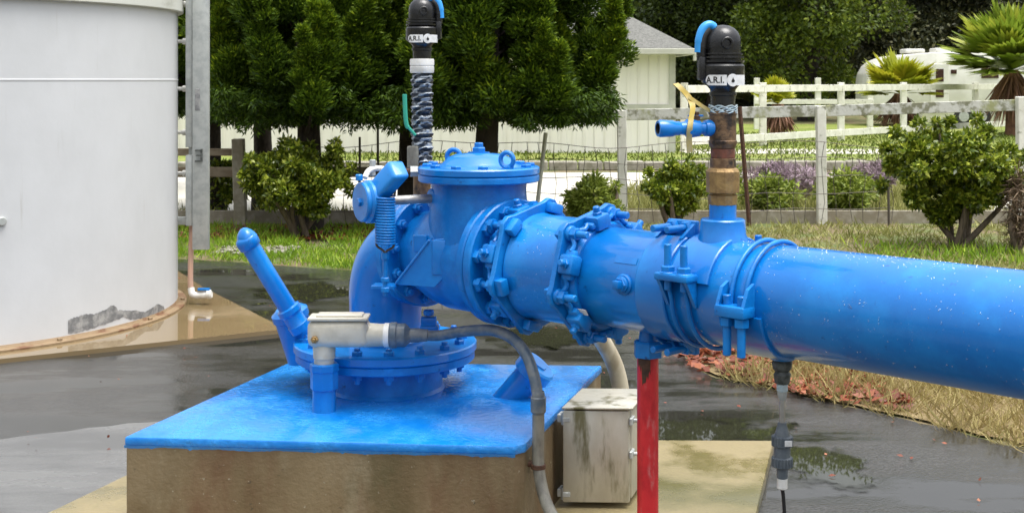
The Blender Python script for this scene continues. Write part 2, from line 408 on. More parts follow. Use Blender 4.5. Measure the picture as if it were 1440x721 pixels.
def board_mat(name, col, col2, step):
    m, nt, b = new_mat(name); L = nt.links.new
    tc = nd(nt, 'ShaderNodeTexCoord')
    sx = nd(nt, 'ShaderNodeSeparateXYZ'); L(tc.outputs['Object'], sx.inputs[0])
    dv = nd(nt, 'ShaderNodeMath', operation='DIVIDE'); dv.inputs[1].default_value = step; L(sx.outputs['X'], dv.inputs[0])
    fr = nd(nt, 'ShaderNodeMath', operation='FRACT'); L(dv.outputs[0], fr.inputs[0])
    gt = nd(nt, 'ShaderNodeMath', operation='GREATER_THAN'); gt.inputs[1].default_value = .1; L(fr.outputs[0], gt.inputs[0])
    n = nd(nt, 'ShaderNodeTexNoise'); n.inputs['Scale'].default_value = 1.2; n.inputs['Detail'].default_value = 6; L(tc.outputs['Object'], n.inputs['Vector'])
    mx = nd(nt, 'ShaderNodeMix', data_type='RGBA'); mx.inputs[6].default_value = c4(col); mx.inputs[7].default_value = c4(col2)
    r = nd(nt, 'ShaderNodeMapRange'); r.inputs['From Min'].default_value = .4; r.inputs['From Max'].default_value = .7
    L(n.outputs['Fac'], r.inputs['Value']); L(r.outputs[0], mx.inputs[0]); L(mx.outputs[2], b.inputs['Base Color'])
    bp = nd(nt, 'ShaderNodeBump'); bp.inputs['Strength'].default_value = 1; bp.inputs['Distance'].default_value = .03
    L(gt.outputs[0], bp.inputs['Height']); L(bp.outputs[0], b.inputs['Normal']); b.inputs['Roughness'].default_value = .6
    return m
M['siding'] = board_mat('white_board_siding', (0.86, 0.83, 0.77), (0.80, 0.77, 0.70), .2)

def drop_mat():
    m, nt, b = new_mat('water_drop')
    b.inputs['Base Color'].default_value = (1, 1, 1, 1); b.inputs['Roughness'].default_value = .02
    b.inputs['Transmission Weight'].default_value = 1; b.inputs['IOR'].default_value = 1.33
    return m
M['drop'] = drop_mat()

M['conifer'] = leaf_mat('conifer_foliage', (0.022, 0.050, 0.006), (0.110, 0.185, 0.011), (0.44, 0.54, 0.03), .5, .22, .2)
M['camellia'] = leaf_mat('glossy_shrub_leaves', (0.05, 0.09, 0.008), (0.20, 0.26, 0.018), (0.48, 0.52, 0.07), .3, .25, .5)
M['shrub_l'] = leaf_mat('light_shrub_leaves', (0.12, 0.17, 0.02), (0.26, 0.33, 0.045), (0.45, 0.50, 0.11), .45, .3)
M['oak'] = leaf_mat('oak_leaves', (0.025, 0.040, 0.008), (0.050, 0.078, 0.012), (0.105, 0.145, 0.022), .5, .2)
M['oak_bright'] = leaf_mat('bright_tree_leaves', (0.055, 0.090, 0.009), (0.11, 0.16, 0.012), (0.22, 0.27, 0.025), .5, .25)  # brighter, yellower green foliage than the plain oak tone
M['dark_tree'] = leaf_mat('dark_tree_leaves', (0.022, 0.030, 0.010), (0.050, 0.058, 0.020), (0.12, 0.115, 0.04), .6, .15)
M['grass'] = leaf_mat('green_grass', (0.10, 0.19, 0.012), (0.22, 0.37, 0.02), (0.46, 0.56, 0.06), .5, .35)
M['lawn_blade'] = leaf_mat('lawn_blades', (0.06, 0.09, 0.01), (0.11, 0.15, 0.015), (0.20, 0.23, 0.03), .6, .2)
M['straw'] = leaf_mat('dry_grass', (0.18, 0.13, 0.05), (0.36, 0.29, 0.11), (0.48, 0.43, 0.18), .6, .3)
M['weeds'] = leaf_mat('mixed_weeds', (0.12, 0.14, 0.03), (0.30, 0.30, 0.09), (0.46, 0.44, 0.17), .6, .3)
M['litter'] = leaf_mat('fallen_leaves', (0.06, 0.022, 0.012), (0.24, 0.058, 0.026), (0.46, 0.19, 0.09), .5, .2)
M['lavender'] = leaf_mat('lavender_flowers', (0.20, 0.17, 0.14), (0.36, 0.26, 0.32), (0.54, 0.43, 0.48), .6, .3)
M['palm'] = leaf_mat('palm_fronds', (0.12, 0.19, 0.02), (0.25, 0.33, 0.035), (0.44, 0.45, 0.06), .4, .3)
M['palm_y'] = leaf_mat('yellow_palm_fronds', (0.22, 0.26, 0.015), (0.36, 0.38, 0.02), (0.52, 0.46, 0.04), .4, .3)
M['skirt'] = leaf_mat('dead_fronds', (0.10, 0.05, 0.03), (0.22, 0.11, 0.07), (0.38, 0.22, 0.14), .8, .1)
M['twig'] = leaf_mat('dead_twigs', (0.12, 0.08, 0.05), (0.2, 0.14, 0.09), (0.32, 0.24, 0.16), .8, .1)

# ------------------------------------------------------------------ foliage
def quads(name, c, d, nrm, ln, wd, mat_, parent=None, rnd=None, bend=0.0, kind=None):
    """leaf-shaped quads: base c, direction d, face normal nrm, length, width"""
    n = len(c)
    d = d / (np.linalg.norm(d, axis=1, keepdims=True) + 1e-9)
    sd = np.cross(d, nrm); sd /= (np.linalg.norm(sd, axis=1, keepdims=True) + 1e-9)
    nn = np.cross(sd, d)
    ln = np.broadcast_to(np.asarray(ln, float).reshape(-1, 1), (n, 1)); wd = np.broadcast_to(np.asarray(wd, float).reshape(-1, 1), (n, 1))
    v = np.empty((n, 4, 3))
    v[:, 0] = c
    v[:, 1] = c + d*ln*.45 + sd*wd*.5 + nn*ln*bend
    v[:, 2] = c + d*ln
    v[:, 3] = c + d*ln*.45 - sd*wd*.5 + nn*ln*bend
    off = world_loc(parent); v -= np.array(off)
    me = bpy.data.meshes.new(name)
    me.vertices.add(n*4); me.vertices.foreach_set('co', v.reshape(-1))
    me.loops.add(n*4); me.loops.foreach_set('vertex_index', np.arange(n*4, dtype=np.int32))
    me.polygons.add(n); me.polygons.foreach_set('loop_start', np.arange(0, n*4, 4, dtype=np.int32))
    me.polygons.foreach_set('loop_total', np.full(n, 4, dtype=np.int32))
    me.update()
    a = me.attributes.new('rnd', 'FLOAT', 'FACE')
    a.data.foreach_set('value', np.clip(rnd if rnd is not None else RNG.random(n), 0, 1).astype(np.float32))
    me.materials.append(mat_)
    o = link(name, me, parent)
    if kind: o['kind'] = kind
    return o

def unit(n):
    u = RNG.normal(size=(n, 3)); return u / np.linalg.norm(u, axis=1, keepdims=True)

def lobe_leaves(lobes, per, mode, fill=0.5, lift=None):
    """leaf bases, directions, normals, shade values through a set of ellipsoid clumps"""
    C, D, NN, R = [], [], [], []
    for li, (x, y, z, rx, ry, rz) in enumerate(lobes):
        n = int(per * RNG.uniform(.8, 1.2))
        u = unit(n); rho = fill + (1 - fill) * RNG.random((n, 1)) ** .6
        C.append(np.array([x, y, z]) + u * rho * np.array([rx, ry, rz]))
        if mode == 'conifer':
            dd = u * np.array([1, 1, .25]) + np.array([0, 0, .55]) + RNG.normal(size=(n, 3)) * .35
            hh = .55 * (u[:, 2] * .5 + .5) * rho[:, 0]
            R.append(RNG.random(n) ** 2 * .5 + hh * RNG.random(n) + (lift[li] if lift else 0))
        elif mode == 'droop':
            dd = u * np.array([1, 1, .2]) + np.array([0, 0, -.5]) + RNG.normal(size=(n, 3)) * .4
            R.append(RNG.random(n) ** 1.5)
        else:
            dd = u + RNG.normal(size=(n, 3)) * .7 + np.array([0, 0, .12])
            R.append(RNG.random(n) ** 1.4)
        D.append(dd)
        nr = u * .7 + np.array([0, 0, .5]) + RNG.normal(size=(n, 3)) * .55
        NN.append(nr)
    return np.vstack(C), np.vstack(D), np.vstack(NN), np.concatenate(R)

def trunk_mesh(mb, base, top, r0, r1, limbs, seg=10, lr=.25):
    base, top = V(base), V(top); pts, rs = [], []
    for i in range(7):
        t = i / 6
        pts.append(base.lerp(top, t) + V((random.uniform(-1, 1), random.uniform(-1, 1), 0)) * r0 * .35 * (t > 0)); rs.append(r0*(1-t) + r1*t + (r0*.35 if i == 0 else 0))
    mb.tube(pts, rs, seg)
    for L_ in limbs:
        L_ = V(L_); t = min(.95, max(.12, (L_.z - base.z) / max(.01, (top.z - base.z)) * .75)); st = base.lerp(top, t)
        mid = st.lerp(L_, .5) + V((0, 0, -.05*(L_-st).length))
        r = (r0*(1-t)+r1*t) * lr
        mb.tube([st, mid, L_], [r, r*.7, r*.2], 6)

def make_tree(name, base, h, trunk_r, lobes, per, leaf, mat_leaf, mat_bark, label, cat, group=None, mode='broad', fill=.45, nl=10, lean=(0, 0)):
    t = thing(name, base, label, cat, group)
    mb = MB()
    ls = random.sample(lobes, min(nl, len(lobes)))
    trunk_mesh(mb, V(base) - UP*.08, V(base) + V((lean[0], lean[1], h)), trunk_r, trunk_r*.3, [l[:3] for l in ls])
    mb.build('trunk', mat_bark, t, 60)
    c, d, nn, r = lobe_leaves(lobes, per, mode, fill)
    n = len(c)
    quads('crown', c, d, nn, leaf[0]*RNG.uniform(.6, 1.3, n), leaf[1]*RNG.uniform(.7, 1.25, n), mat_leaf, t, r, .08)
    return t
def ell_lobes(c, R, n, lr, zsq=1.0, shell=.55, rmin=.6):
    out = []
    for _ in range(n):
        u = unit(1)[0]; rho = shell + (1 - shell) * random.random()
        k = random.uniform(rmin, 1.2)
        out.append((c[0]+u[0]*R[0]*rho, c[1]+u[1]*R[1]*rho, c[2]+u[2]*R[2]*rho, lr*k, lr*k, lr*k*zsq))
    return out

# ================================================================== SETTING
def sheet(name, pts, z, m, sub=0, jit=0.0):
    P = []
    for i, p in enumerate(pts):
        q = pts[(i+1) % len(pts)]
        k = max(1, sub)
        for j in range(k):
            t = j / k
            jx = random.uniform(-jit, jit) if j else 0; jy = random.uniform(-jit, jit) if j else 0
            P.append((p[0]*(1-t)+q[0]*t+jx, p[1]*(1-t)+q[1]*t+jy, z))
    bm = bmesh.new(); bm.faces.new([bm.verts.new(p) for p in P])
    bmesh.ops.triangulate(bm, faces=bm.faces[:])
    mb = MB(); mb.bm.free(); mb.bm = bm
    o = mb.build(name, m); 
    for f in o.data.polygons:
        pass
    return structure(o)

sheet('ground', [(-500, -60), (500, -60), (500, 700), (-500, 700)], 0, M['soil'])
ASPH = [(-14, 12.2), (-2.86, 11.75), (-1.25, 11.0), (-.1, 10.0), (.5, 9.0), (.93, 8.07), (1.075, 7.1), (1.39, 6.77), (1.8, 6.27), (2.22, 5.72), (3.2, 4.6), (6, 2), (6, -8), (-14, -8)]
sheet('asphalt_yard', ASPH, .004, M['asphalt'], 8, .02)
sheet('grey_path', [(-6, 3.7), (-2.27, 5.84), (-1.785, 6.116), (-1.2, 6.25), (-1.2, 2), (-6, 0)], .008, M['path'], 6, .012)
mb = MB(); mb.prism([(-8, 4.3, .0), (-2.89, 7.42, .0), (-1.43, 8.32, .0), (-2.35, 10.0, .0), (-3.3, 12.0, .0), (-8, 14, .0)], (0, 0, .03))
structure(mb.build('tank_pad', M['pad']))
mb = MB(); mb.prism([(-1.882, 4.05, 0), (.701, 4.05, 0), (1.124, 5.653, 0), (-1.337, 5.70, 0)], (0, 0, .055), .008)
structure(mb.build('concrete_slab', M['slab']))
sheet('driveway', [(-16, 15.6), (16, 15.4), (24, 22.5), (-16, 23.0)], .004, M['drive'], 6, .05)
sheet('lawn', [(-16, 23.2), (24, 24.0), (40, 48), (-16, 48)], .004, M['lawn'])
sheet('pale_path', [(3.8, 28.6), (30, 28.0), (30, 29.8), (3.8, 30.6)], .008, M['drive'], 4, .05)
def puddle_mat():
    m, nt, b = new_mat('puddle_water'); L = nt.links.new
    b.inputs['Base Color'].default_value = (.026, .027, .016, 1); b.inputs['Roughness'].default_value = .015; b.inputs['Specular IOR Level'].default_value = .5
    tc = nd(nt, 'ShaderNodeTexCoord')
    ds = nd(nt, 'ShaderNodeVectorMath', operation='DISTANCE'); ds.inputs[1].default_value = (.5, .5, 0)
    fl = nd(nt, 'ShaderNodeVectorMath', operation='MULTIPLY'); fl.inputs[1].default_value = (1, 1, 0); L(tc.outputs['Generated'], fl.inputs[0]); L(fl.outputs[0], ds.inputs[0])
    n = nd(nt, 'ShaderNodeTexNoise'); n.inputs['Scale'].default_value = 7; n.inputs['Detail'].default_value = 8; L(tc.outputs['Object'], n.inputs['Vector'])
    ad = nd(nt, 'ShaderNodeMath', operation='MULTIPLY_ADD'); ad.inputs[1].default_value = -.9; L(n.outputs['Fac'], ad.inputs[0]); L(ds.outputs['Value'], ad.inputs[2])
    mr = nd(nt, 'ShaderNodeMapRange', interpolation_type='SMOOTHSTEP'); mr.inputs['From Min'].default_value = -.02; mr.inputs['From Max'].default_value = -.22; mr.inputs['To Min'].default_value = 0; mr.inputs['To Max'].default_value = 1
    L(ad.outputs[0], mr.inputs['Value'])
    tr_ = nd(nt, 'ShaderNodeBsdfTransparent'); ms = nd(nt, 'ShaderNodeMixShader'); L(mr.outputs[0], ms.inputs[0]); L(tr_.outputs[0], ms.inputs[1]); L(b.outputs[0], ms.inputs[2])
    L(ms.outputs[0], nt.nodes['Material Output'].inputs['Surface']); return m
M['puddle'] = puddle_mat()
def puddle(name, c, rx, ry, z, seed):
    rr = random.Random(seed); ph = [rr.uniform(0, 6.28) for _ in range(4)]
    pts = []
    for k in range(64):
        a = 2*PI*k/64; f = 1 + .22*math.sin(2*a+ph[0]) + .13*math.sin(5*a+ph[1]) + .07*math.sin(9*a+ph[2]) + .04*math.sin(17*a+ph[3])
        pts.append((c[0] + rx*f*math.cos(a), c[1] + ry*f*math.sin(a)))
    sheet(name, pts, z, M['puddle'])
puddle('puddle', (.76, 6.0), .55, .34, .008, 3)
puddle('puddle', (1.28, 5.45), .20, .45, .008, 4)
puddle('puddle', (-1.6, 9.9), .55, .5, .008, 6)
puddle('puddle', (.2, 8.2), .35, .5, .008, 8)
# hill behind
bm = bmesh.new(); rows = []
for j, (yy, hh) in enumerate([(74, 0), (86, 10), (105, 14), (140, 16)]):
    rows.append([bm.verts.new((x, yy + 4*math.sin(x*.07), hh*(.85+.2*math.sin(x*.05+j)))) for x in range(-140, 161, 10)])
for a, b in zip(rows, rows[1:]):
    for i in range(len(a)-1): bm.faces.new([a[i], a[i+1], b[i+1], b[i]])
mb = MB(); mb.bm.free(); mb.bm = bm; structure(mb.build('hills', M['hill'], None, 180))

# stone edging between driveway and lawn
t = MB(); x = -16
while x < 24:
    w = random.uniform(.35, .6); t.box((x + w/2, 23.25 + (x+16)*.012, .075), (w - .02, .24, .17 + random.uniform(-.02, .02)), bev=.02, seg=1); x += w
tag(t.build('stone_edging', M['stone']), 'low grey stone edging between the pale driveway and the lawn', 'stone edging')

# ================================================================== CONCRETE PEDESTAL
ZT = .39
FL, FR1, FR2, BR, BL = (-1.313, 4.475), (.006, 4.363), (.042, 4.395), (.377, 5.583), (-.95, 5.667)
quad = [FL, FR1, FR2, BR, BL]
ped = thing('concrete_pedestal', (-.45, 5.0, .055), 'big stained concrete block with a wet blue painted top under the wellhead', 'concrete block')
mb = MB(); mb.prism([(x, y, .05) for x, y in quad], (0, 0, ZT - .02 - .05), .004, 1); mb.build('block', M['concrete'], ped)
cx_, cy_ = -.45, 5.0
def grow(p, k): 
    v = V((p[0]-cx_, p[1]-cy_, 0)); v = v * (1 + k / v.length); return (cx_ + v.x, cy_ + v.y)
mb = MB(); mb.prism([(*grow(p, .006), ZT - .032) for p in quad], (0, 0, .032), .007, 2); mb.build('painted_top', M['blue_top'], ped)

b = MB(); p, q = V((*grow(FL, .0075), 0)), V((*grow(FR1, .0075), 0)); rows = []; nrm = V((-.086, -1, 0)).normalized()
for i in range(141):
    t = i/140; h = .006 + .0015*math.sin(i*.31) + .0015*math.sin(i*.13+2) + random.uniform(0, .002) + (.006*random.random() if random.random() < .06 else 0)
    w_ = p.lerp(q, t); rows.append([b.bm.verts.new(w_ + V((0, 0, ZT-.028))), b.bm.verts.new(w_ + V((0, 0, ZT-.031-h)) - nrm*.0045)])
for a_, c_ in zip(rows, rows[1:]): b.bm.faces.new([a_[0], c_[0], c_[1], a_[1]])
b.build('paint_drip', M['blue_top'], ped)

# ================================================================== WELLHEAD
WC = AX(1.85); WX, WY = WC.x, WC.y
wh = thing('wellhead', (WX, WY, ZT), 'wide round blue double flange bolted down on the block top', 'wellhead flange')
o = (WX, WY, 0)
MB().lathe(o, UP, [(ZT-.002, .236), (ZT + .012, .226), (.508, .224)], 56).build('collar', M['blue_cast'], wh)
MB().cyl(o, UP, .352, .506, .5385, .004, 72).build('lower_plate', M['blue_cast'], wh)
MB().cyl(o, UP, .360, .5405, .575, .005, 72).build('upper_plate', M['blue'], wh)
for k in range(16):
    a = 2*PI*(k + .35)/16
    p = V((WX + .305*math.cos(a), WY + .305*math.sin(a), 0))
    b = MB(); b.cyl(p, UP, .010, .475, .600, .002, 10); b.hexa(p, UP, .021, .5745, .592); b.cyl(p, UP, .012, .590, .604, .002, 10); b.hexa(p, UP, .021, .484, .5065); b.cyl(p, UP, .011, .468, .488, .002, 10)
    b.build('bolt', M['blue_cast'], wh)
p = V((WX + .13, WY - .18, 0))
b = MB(); b.box(at(604, 462, 4.98), (.07, .06, .026), bev=.004); b.box(at(603, 452, 4.98) , (.058, .05, .035), bev=.004); b.cyl(at(603, 443, 4.98), UP, .02, 0, .02)
b.build('plug', M['blue_cast'], wh)

# ================================================================== ELBOW
el = thing('pipe_elbow', (WX, WY, .575), 'smooth blue pipe elbow rising from the round flange and bending into the valve', 'pipe elbow')
RB = .2; path = []
for k in range(17):
    a = k/16*PI/2
    path.append(AX(1.65 + RB*math.sin(a)) - UP*(RB*(1-math.cos(a))))
path = [AX(1.645)] + path + [V((WX, WY, .70)), V((WX, WY, .574))]
mb = MB(); mb.tube(path, [.146]*3 + [.144]*(len(path)-5) + [.142, .142], 48); mb.build('bend', M['blue'], el, 50)
MB().lathe((WX, WY, 0), UP, [(.5748, .158), (.584, .157), (.596, .143)], 48).build('weld_ring', M['blue'], el)
def flange(s0, s1, R, name, par, m=None):
    return MB().cyl(P1, A, R, s0, s1, .005, 64).build(name, m or M['blue_cast'], par)
flange(1.619, 1.652, .212, 'flange', el)

# ================================================================== CHECK VALVE
VS = 1.31; VC = AX(VS)
cv = thing('check_valve', (VC.x, VC.y, .75), 'big blue check valve with a round bolted cover and a spring lever', 'check valve')
mb = MB()
mb.lathe(P1, A, [(1.17, .150), (1.20, .168), (1.24, .186), (1.30, .197), (1.40, .198), (1.47, .186), (1.53, .166), (1.57, .155), (1.60, .150)], 64)
mb.lathe((VC.x, VC.y, 0), UP, [(.95, .186), (1.10, .184), (1.17, .176), (1.20, .174), (1.238, .176)], 56)
mb.build('body', M['blue_cast'], cv, 40)
flange(1.158, 1.19, .226, 'flange', cv); flange(1.584, 1.617, .212, 'flange', cv)
for s_face, nb, r, off, sgn in ((1.584, 12, .180, 8, -1),):
    for k in range(nb):
        phi = off + 360*k/nb; q = AX(s_face, r, phi)
        b = MB(); b.cyl(q, A, .0095, -.02, .08, .002, 10); b.hexa(q, -A, .02, -.001, .016); b.cyl(q, -A, .011, .012, .03, .002, 10); b.hexa(q, A, .02, .066, .086); b.build('bolt', M['blue_cast'], cv)
o = (VC.x, VC.y, 0)
MB().cyl(o, UP, .222, 1.232, 1.2575, .004, 64).build('neck_flange', M['blue_cast'], cv)
cov = MB().lathe(o, UP, [(1.259, 0), (1.259, .219), (1.263, .223), (1.281, .223), (1.286, .218), (1.288, .15), (1.297, .135), (1.318, .115), (1.330, .085), (1.333, .045), (1.335, .040), (1.338, .040), (1.338, 0)], 64).build('cover', M['blue'], cv)
b = MB(); b.hexa(V((VC.x, VC.y, 0)), UP, .026, 1.337, 1.356); b.hexa(V((VC.x, VC.y, 0)), UP, .018, 1.355, 1.372); b.build('vent_plug', M['blue_cast'], cov)
for k in range(12):
    a = 2*PI*(k + .2)/12; p = V((VC.x + .188*math.cos(a), VC.y + .188*math.sin(a), 0))
    b = MB(); b.hexa(p, UP, .02, 1.285, 1.298); b.build('bolt', M['blue_cast'], cov)
for px, py, dy, rot in ((638, 216, 4.86, .6), (713, 220, 4.66, 1.0)):
    c = at(px, py, dy); c = V((c.x, c.y, 1.318)); e = V((math.cos(rot), -math.sin(rot)*.35, 0)).normalized()
    ring = [c + e*(.026*math.cos(k*PI/10)) + UP*(.026*math.sin(k*PI/10)) for k in range(21)]
    b = MB(); b.tube(ring, .0085, 10, False); b.cyl(V((c.x, c.y, 0)), UP, .014, 1.272, 1.296, .002, 12); b.build('eye_bolt', M['blue'], cov)

# lever, spring and bracket
S0 = V((-.235, 4.80, 1.172)); W = V((-.86, -.50, 0)).normalized()
bs = MB(); bs.cyl(S0, W, .052, .0, .03, .004, 28); bs.cyl(S0, W, .036, .028, .07, .004, 24); bs.build('shaft_boss', M['blue_cast'], cv)
MB().cyl(S0, W, .0165, .05, .33, .002, 20).build('lever_shaft', M['steel'], cv)
S1 = S0 + W*.335; E = V((.50, -.86, 0)).normalized()
lv = MB(); lv.cyl(S1, W, .076, -.055, -.004, .01, 36); lv.cyl(S1, W, .070, -.006, .012, .004, 36); lv.hexa(S1, W, .016, .011, .022)
tip = S1 + V((.088, -.050, .098)); mid = (S1 + tip)*.5; ad = (tip - S1).normalized(); wv = W.cross(ad).normalized()
lv.box(mid + ad*.018 - W*.026, (.175, .084, .062), ad, wv, W, .014, 3)
lv.cyl(S1 + V((-.012, -.012, .076)), UP, .013, 0, .022, .003, 12)
lever = lv.build('lever_arm', M['blue'], cv)
SP = V((-.4435, 4.60, 0))
pin = MB(); pc = V((SP.x + .012, SP.y, 1.232)); pin.cyl(pc, W, .012, -.035, .02, .002, 14); pin.cyl(pc, W, .02, -.02, -.012, .002, 14); pin.build('pin', M['blue_cast'], lever)
hx = []
turns = 17
for k in range(turns*16 + 1):
    a = 2*PI*k/16; hx.append(V((SP.x + .0325*math.cos(a), SP.y + .0325*math.sin(a), 1.196 - (1.196 - 1.030)*k/(turns*16))))
sp = MB(); sp.tube(hx, .0046, 7); spring = sp.build('spring', M['blue_cast'], cv, 80)
hk = MB()
hk.tube(smooth_path([hx[0], SP + V((.034, 0, 1.215)), SP + V((.024, 0, 1.236)), SP + V((.008, 0, 1.238)), SP + V((-.012, 0, 1.226)), SP + V((-.030, 0, 1.205)), SP + V((-.034, 0, 1.196))], 5), .0042, 7)
hk.tube(smooth_path([SP + V((.032, 0, 1.03)), SP + V((.026, 0, 1.016)), SP + V((.006, 0, 1.004)), SP + V((0, 0, .99)), SP + V((-.006, 0, 1.004)), SP + V((-.026, 0, 1.018)), SP + V((-.032, 0, 1.03))], 5), .0042, 7)
hk.build('hook', M['wire'], spring)
rd = MB(); rd.cyl(SP, UP, .008, .848, .995, .001, 12); rd.cyl(SP, UP, .0135, .975, .998, .002, 12); rd.hexa(SP, UP, .016, .898, .912); rd.hexa(SP, UP, .016, .862, .878); rd.build('tension_rod', M['blue_cast'], spring)
BN = V((-.15, -.99, 0)).normalized(); BD = V((.99, -.15, 0)).normalized()
Q = at(618, 360, 4.675)
def bp_(px, py): return on_plane(px, py, Q, BN)
br = MB()
br.prism([bp_(555, 400), bp_(604, 338), bp_(625, 335), bp_(625, 389), bp_(611, 404)], -BN*.012, .002, 1)
br.box(bp_(541, 402) + BN*.0, (.085, .07, .012), BD, BN, UP, .002, 1)
br.box(bp_(617, 362) - BN*.045, (.05, .10, .125), BD, BN, UP, .006, 2)
br.box(bp_(586, 345) - BN*.06, (.052, .016, .062), BD, BN, UP, .003, 1)
e0, e1 = bp_(557, 398), bp_(604, 337); ed = (e1-e0).normalized()
br.box((e0+e1)*.5 - BN*.02, ((e1-e0).length, .055, .008), ed, BN, ed.cross(BN), .002, 1)
br.build('spring_bracket', M['blue'], cv)

# ================================================================== RESTRAINED COUPLING
cp = thing('pipe_coupling', AX(.88, 0, 0) - UP*.22, 'blue restrained coupling of two hexagonal bolted rings around a short sleeve', 'pipe coupling')
MB().lathe(P1, A, [(.735, .150), (.735, .176), (.75, .186), (.78, .181), (.96, .181), (.99, .186), (1.004, .176), (1.004, .150)], 64).build('sleeve', M['blue'], cp)
MB().cyl(P1, A, .158, 1.0, 1.13, .003, 56).build('inner_pipe', M['blue_cast'], cp)
fl = flange(1.118, 1.155, .226, 'flange', cp)
for k in range(12):
    phi = 12 + 30*k; q = AX(1.118, .192, phi)
    b = MB(); b.hexa(q, -A, .0235, -.001, .02); b.cyl(q, -A, .0125, .016, .034, .002, 10); b.build('bolt', M['blue_cast'], fl)
PH0 = 16
def gland(sp_, sg, name):
    """hexagonal follower ring at s=sp_, its wedge blocks on the side sg"""
    outline = []
    for k in range(6):
        ph = PH0 + 30 + 60*k
        for dp, rr in ((-10, .224), (-4, .240), (4, .240), (10, .224)):
            outline.append(AX(sp_, rr, ph + dp))
    g = MB(); g.prism(outline, A*(sg*.020), .003, 1)
    g.lathe(AX(sp_), A*sg, [(.02, .15), (.02, .186), (.055, .180), (.068, .172), (.068, .15)], 56)
    go = g.build(name, M['blue_cast'], cp)
    for k in range(6):
        ph = PH0 + 60*k; r_, t_ = RAD(ph), TAN(ph)
        b = MB()
        c = AX(sp_ + sg*.055, .188, ph)
        b.box(c, (.062, .066, .05), A, t_, r_, .010, 2)
        b.box(AX(sp_ + sg*.052, .184, ph), (.045, .10, .024), A, t_, r_, .010, 2)
        b.hexa(AX(sp_ + sg*.058, .211, ph), r_, .017, 0, .012); b.cyl(AX(sp_ + sg*.058, .211, ph), r_, .0115, .01, .03, .003, 12)
        b.build('wedge_block', M['blue_cast'], go)
        ph = PH0 + 30 + 60*k; q = AX(sp_, .206, ph); r_, t_ = RAD(ph), TAN(ph)
        b = MB()
        if sg < 0:
            b.cyl(q, -A, .010, -.02, .05, .002, 10); b.cyl(q, -A, .026, .018, .034, .004, 18); b.hexa(q, -A, .022, .030, .056); b.cyl(q, -A, .0125, .05, .098, .003, 12)
            b.box(q + A*.012, (.03, .05, .034), A, t_, r_, .006, 2)
        else:
            b.box(q - A*.016, (.036, .058, .036), A, t_, r_, .007, 2)
            b.cyl(q, A, .0125, -.02, .118, .002, 12); b.hexa(q, A, .022, .028, .05); b.hexa(q, A, .022, .078, .10)
            b.cyl(q, A, .027, .02, .03, .004, 16)
        b.build('bolt', M['blue_cast'], go)
    return go
gA = gland(.742, -1, 'gland')
gB = gland(.998, 1, 'gland')
# curved ears joining the blocks to the bolt lugs
for go, sp_, sg in ((gA, .742, -1), (gB, .998, 1)):
    for k in range(6):
        for s2 in (-1, 1):
            b = MB(); a0 = PH0 + 60*k + s2*13
            b.tube(smooth_path([AX(sp_ + sg*.05, .196, a0), AX(sp_ + sg*.052, .192, a0 + s2*6), AX(sp_ + sg*.045, .200, a0 + s2*11), AX(sp_ + sg*.028, .205, a0 + s2*15)], 4), [.008]*13, 8)
            b.build('lug', M['blue_cast'], go)
st = MB(); q = AX(.665, .187, -42)
st.box(AX(.662, .181, -33), (.046, .022, .002), A, TAN(-33), RAD(-33)); st.build('sticker', M['white_label'], gA)

# ================================================================== WATER PIPE
wp = thing('water_pipe', AX(0, 0, 0) - UP*.162, 'long thick blue water pipe running off the right edge, beaded with rain', 'water pipe')
MB().lathe(P1, A, [(.75, .150), (.75, .1575), (.742, .162), (-2.6, .162), (-2.605, .157), (-2.605, .0)], 96).build('pipe_wall', M['blue'], wp, 45)
pg = MB(); q = AX(.475, .160, 4); d_ = RAD(4)
pg.cyl(q, d_, .033, -.004, .010, .004, 24); pg.cyl(q, d_, .026, .008, .02, .003, 24); pg.box(q + d_*.032, (.026, .026, .028), A, TAN(4), d_, .004, 2); pg.hexa(q, d_, .024, .018, .026)
pg.build('plug', M['blue_cast'], wp)
pt = MB(); pt.lathe(P1, A, [(.455, .1600), (.457, .1628), (.500, .1628), (.502, .1600)], 8)
pt.bm.free(); pt.bm = bmesh.new()
vs = [[pt.bm.verts.new(AX(s, .1636, ph)) for s in (.44, .53)] for ph in (27, 31, 35)]
for a, b in zip(vs, vs[1:]): pt.bm.faces.new([a[0], a[1], b[1], b[0]])
pt.build('weld_patch', M['blue'], wp)

def drops(n, s0, s1, ph0, ph1, R, name, parent, rmin=.0006, rmax=.0024):
    seg = 6; vs, fs = [], []
    off = world_loc(parent)
    for _ in range(n):
        if _ % 14 == 0: cs_, cp_, cw_ = random.uniform(s0, s1), random.uniform(ph0, ph1), random.uniform(.02, .16)
        s = min(s1, max(s0, random.gauss(cs_, cw_))); ph = min(ph1, max(ph0, random.gauss(cp_, cw_*110)))
        c = AX(s, R - .0002, ph) - off; nrm, tt, aa = RAD(ph), TAN(ph), A
        r = rmin + (rmax - rmin) * random.random()**2.5; el_ = random.uniform(1, 1.6) if ph < 40 else 1.0
        b = len(vs)
        for rr, h in ((1, 0), (.75, .42)):
            for k in range(seg):
                a = 2*PI*k/seg; vs.append(c + (aa*math.cos(a) + tt*math.sin(a)*el_)*r*rr + nrm*(r*h))
        vs.append(c + nrm*(r*.6))
        for k in range(seg):
            j = (k+1) % seg
            fs.append((b+k, b+j, b+seg+j, b+seg+k)); fs.append((b+seg+k, b+seg+j, b+2*seg))
    me = bpy.data.meshes.new(name); me.from_pydata([tuple(v) for v in vs], [], fs)
    me.polygons.foreach_set('use_smooth', [True]*len(me.polygons)); me.materials.append(M['drop'])
    return stuff(link(name, me, parent))
drops(1500, -1.3, .40, -38, 100, .162, 'raindrops', wp)
drops(220, .77, .97, -30, 100, .181, 'raindrops', cp)

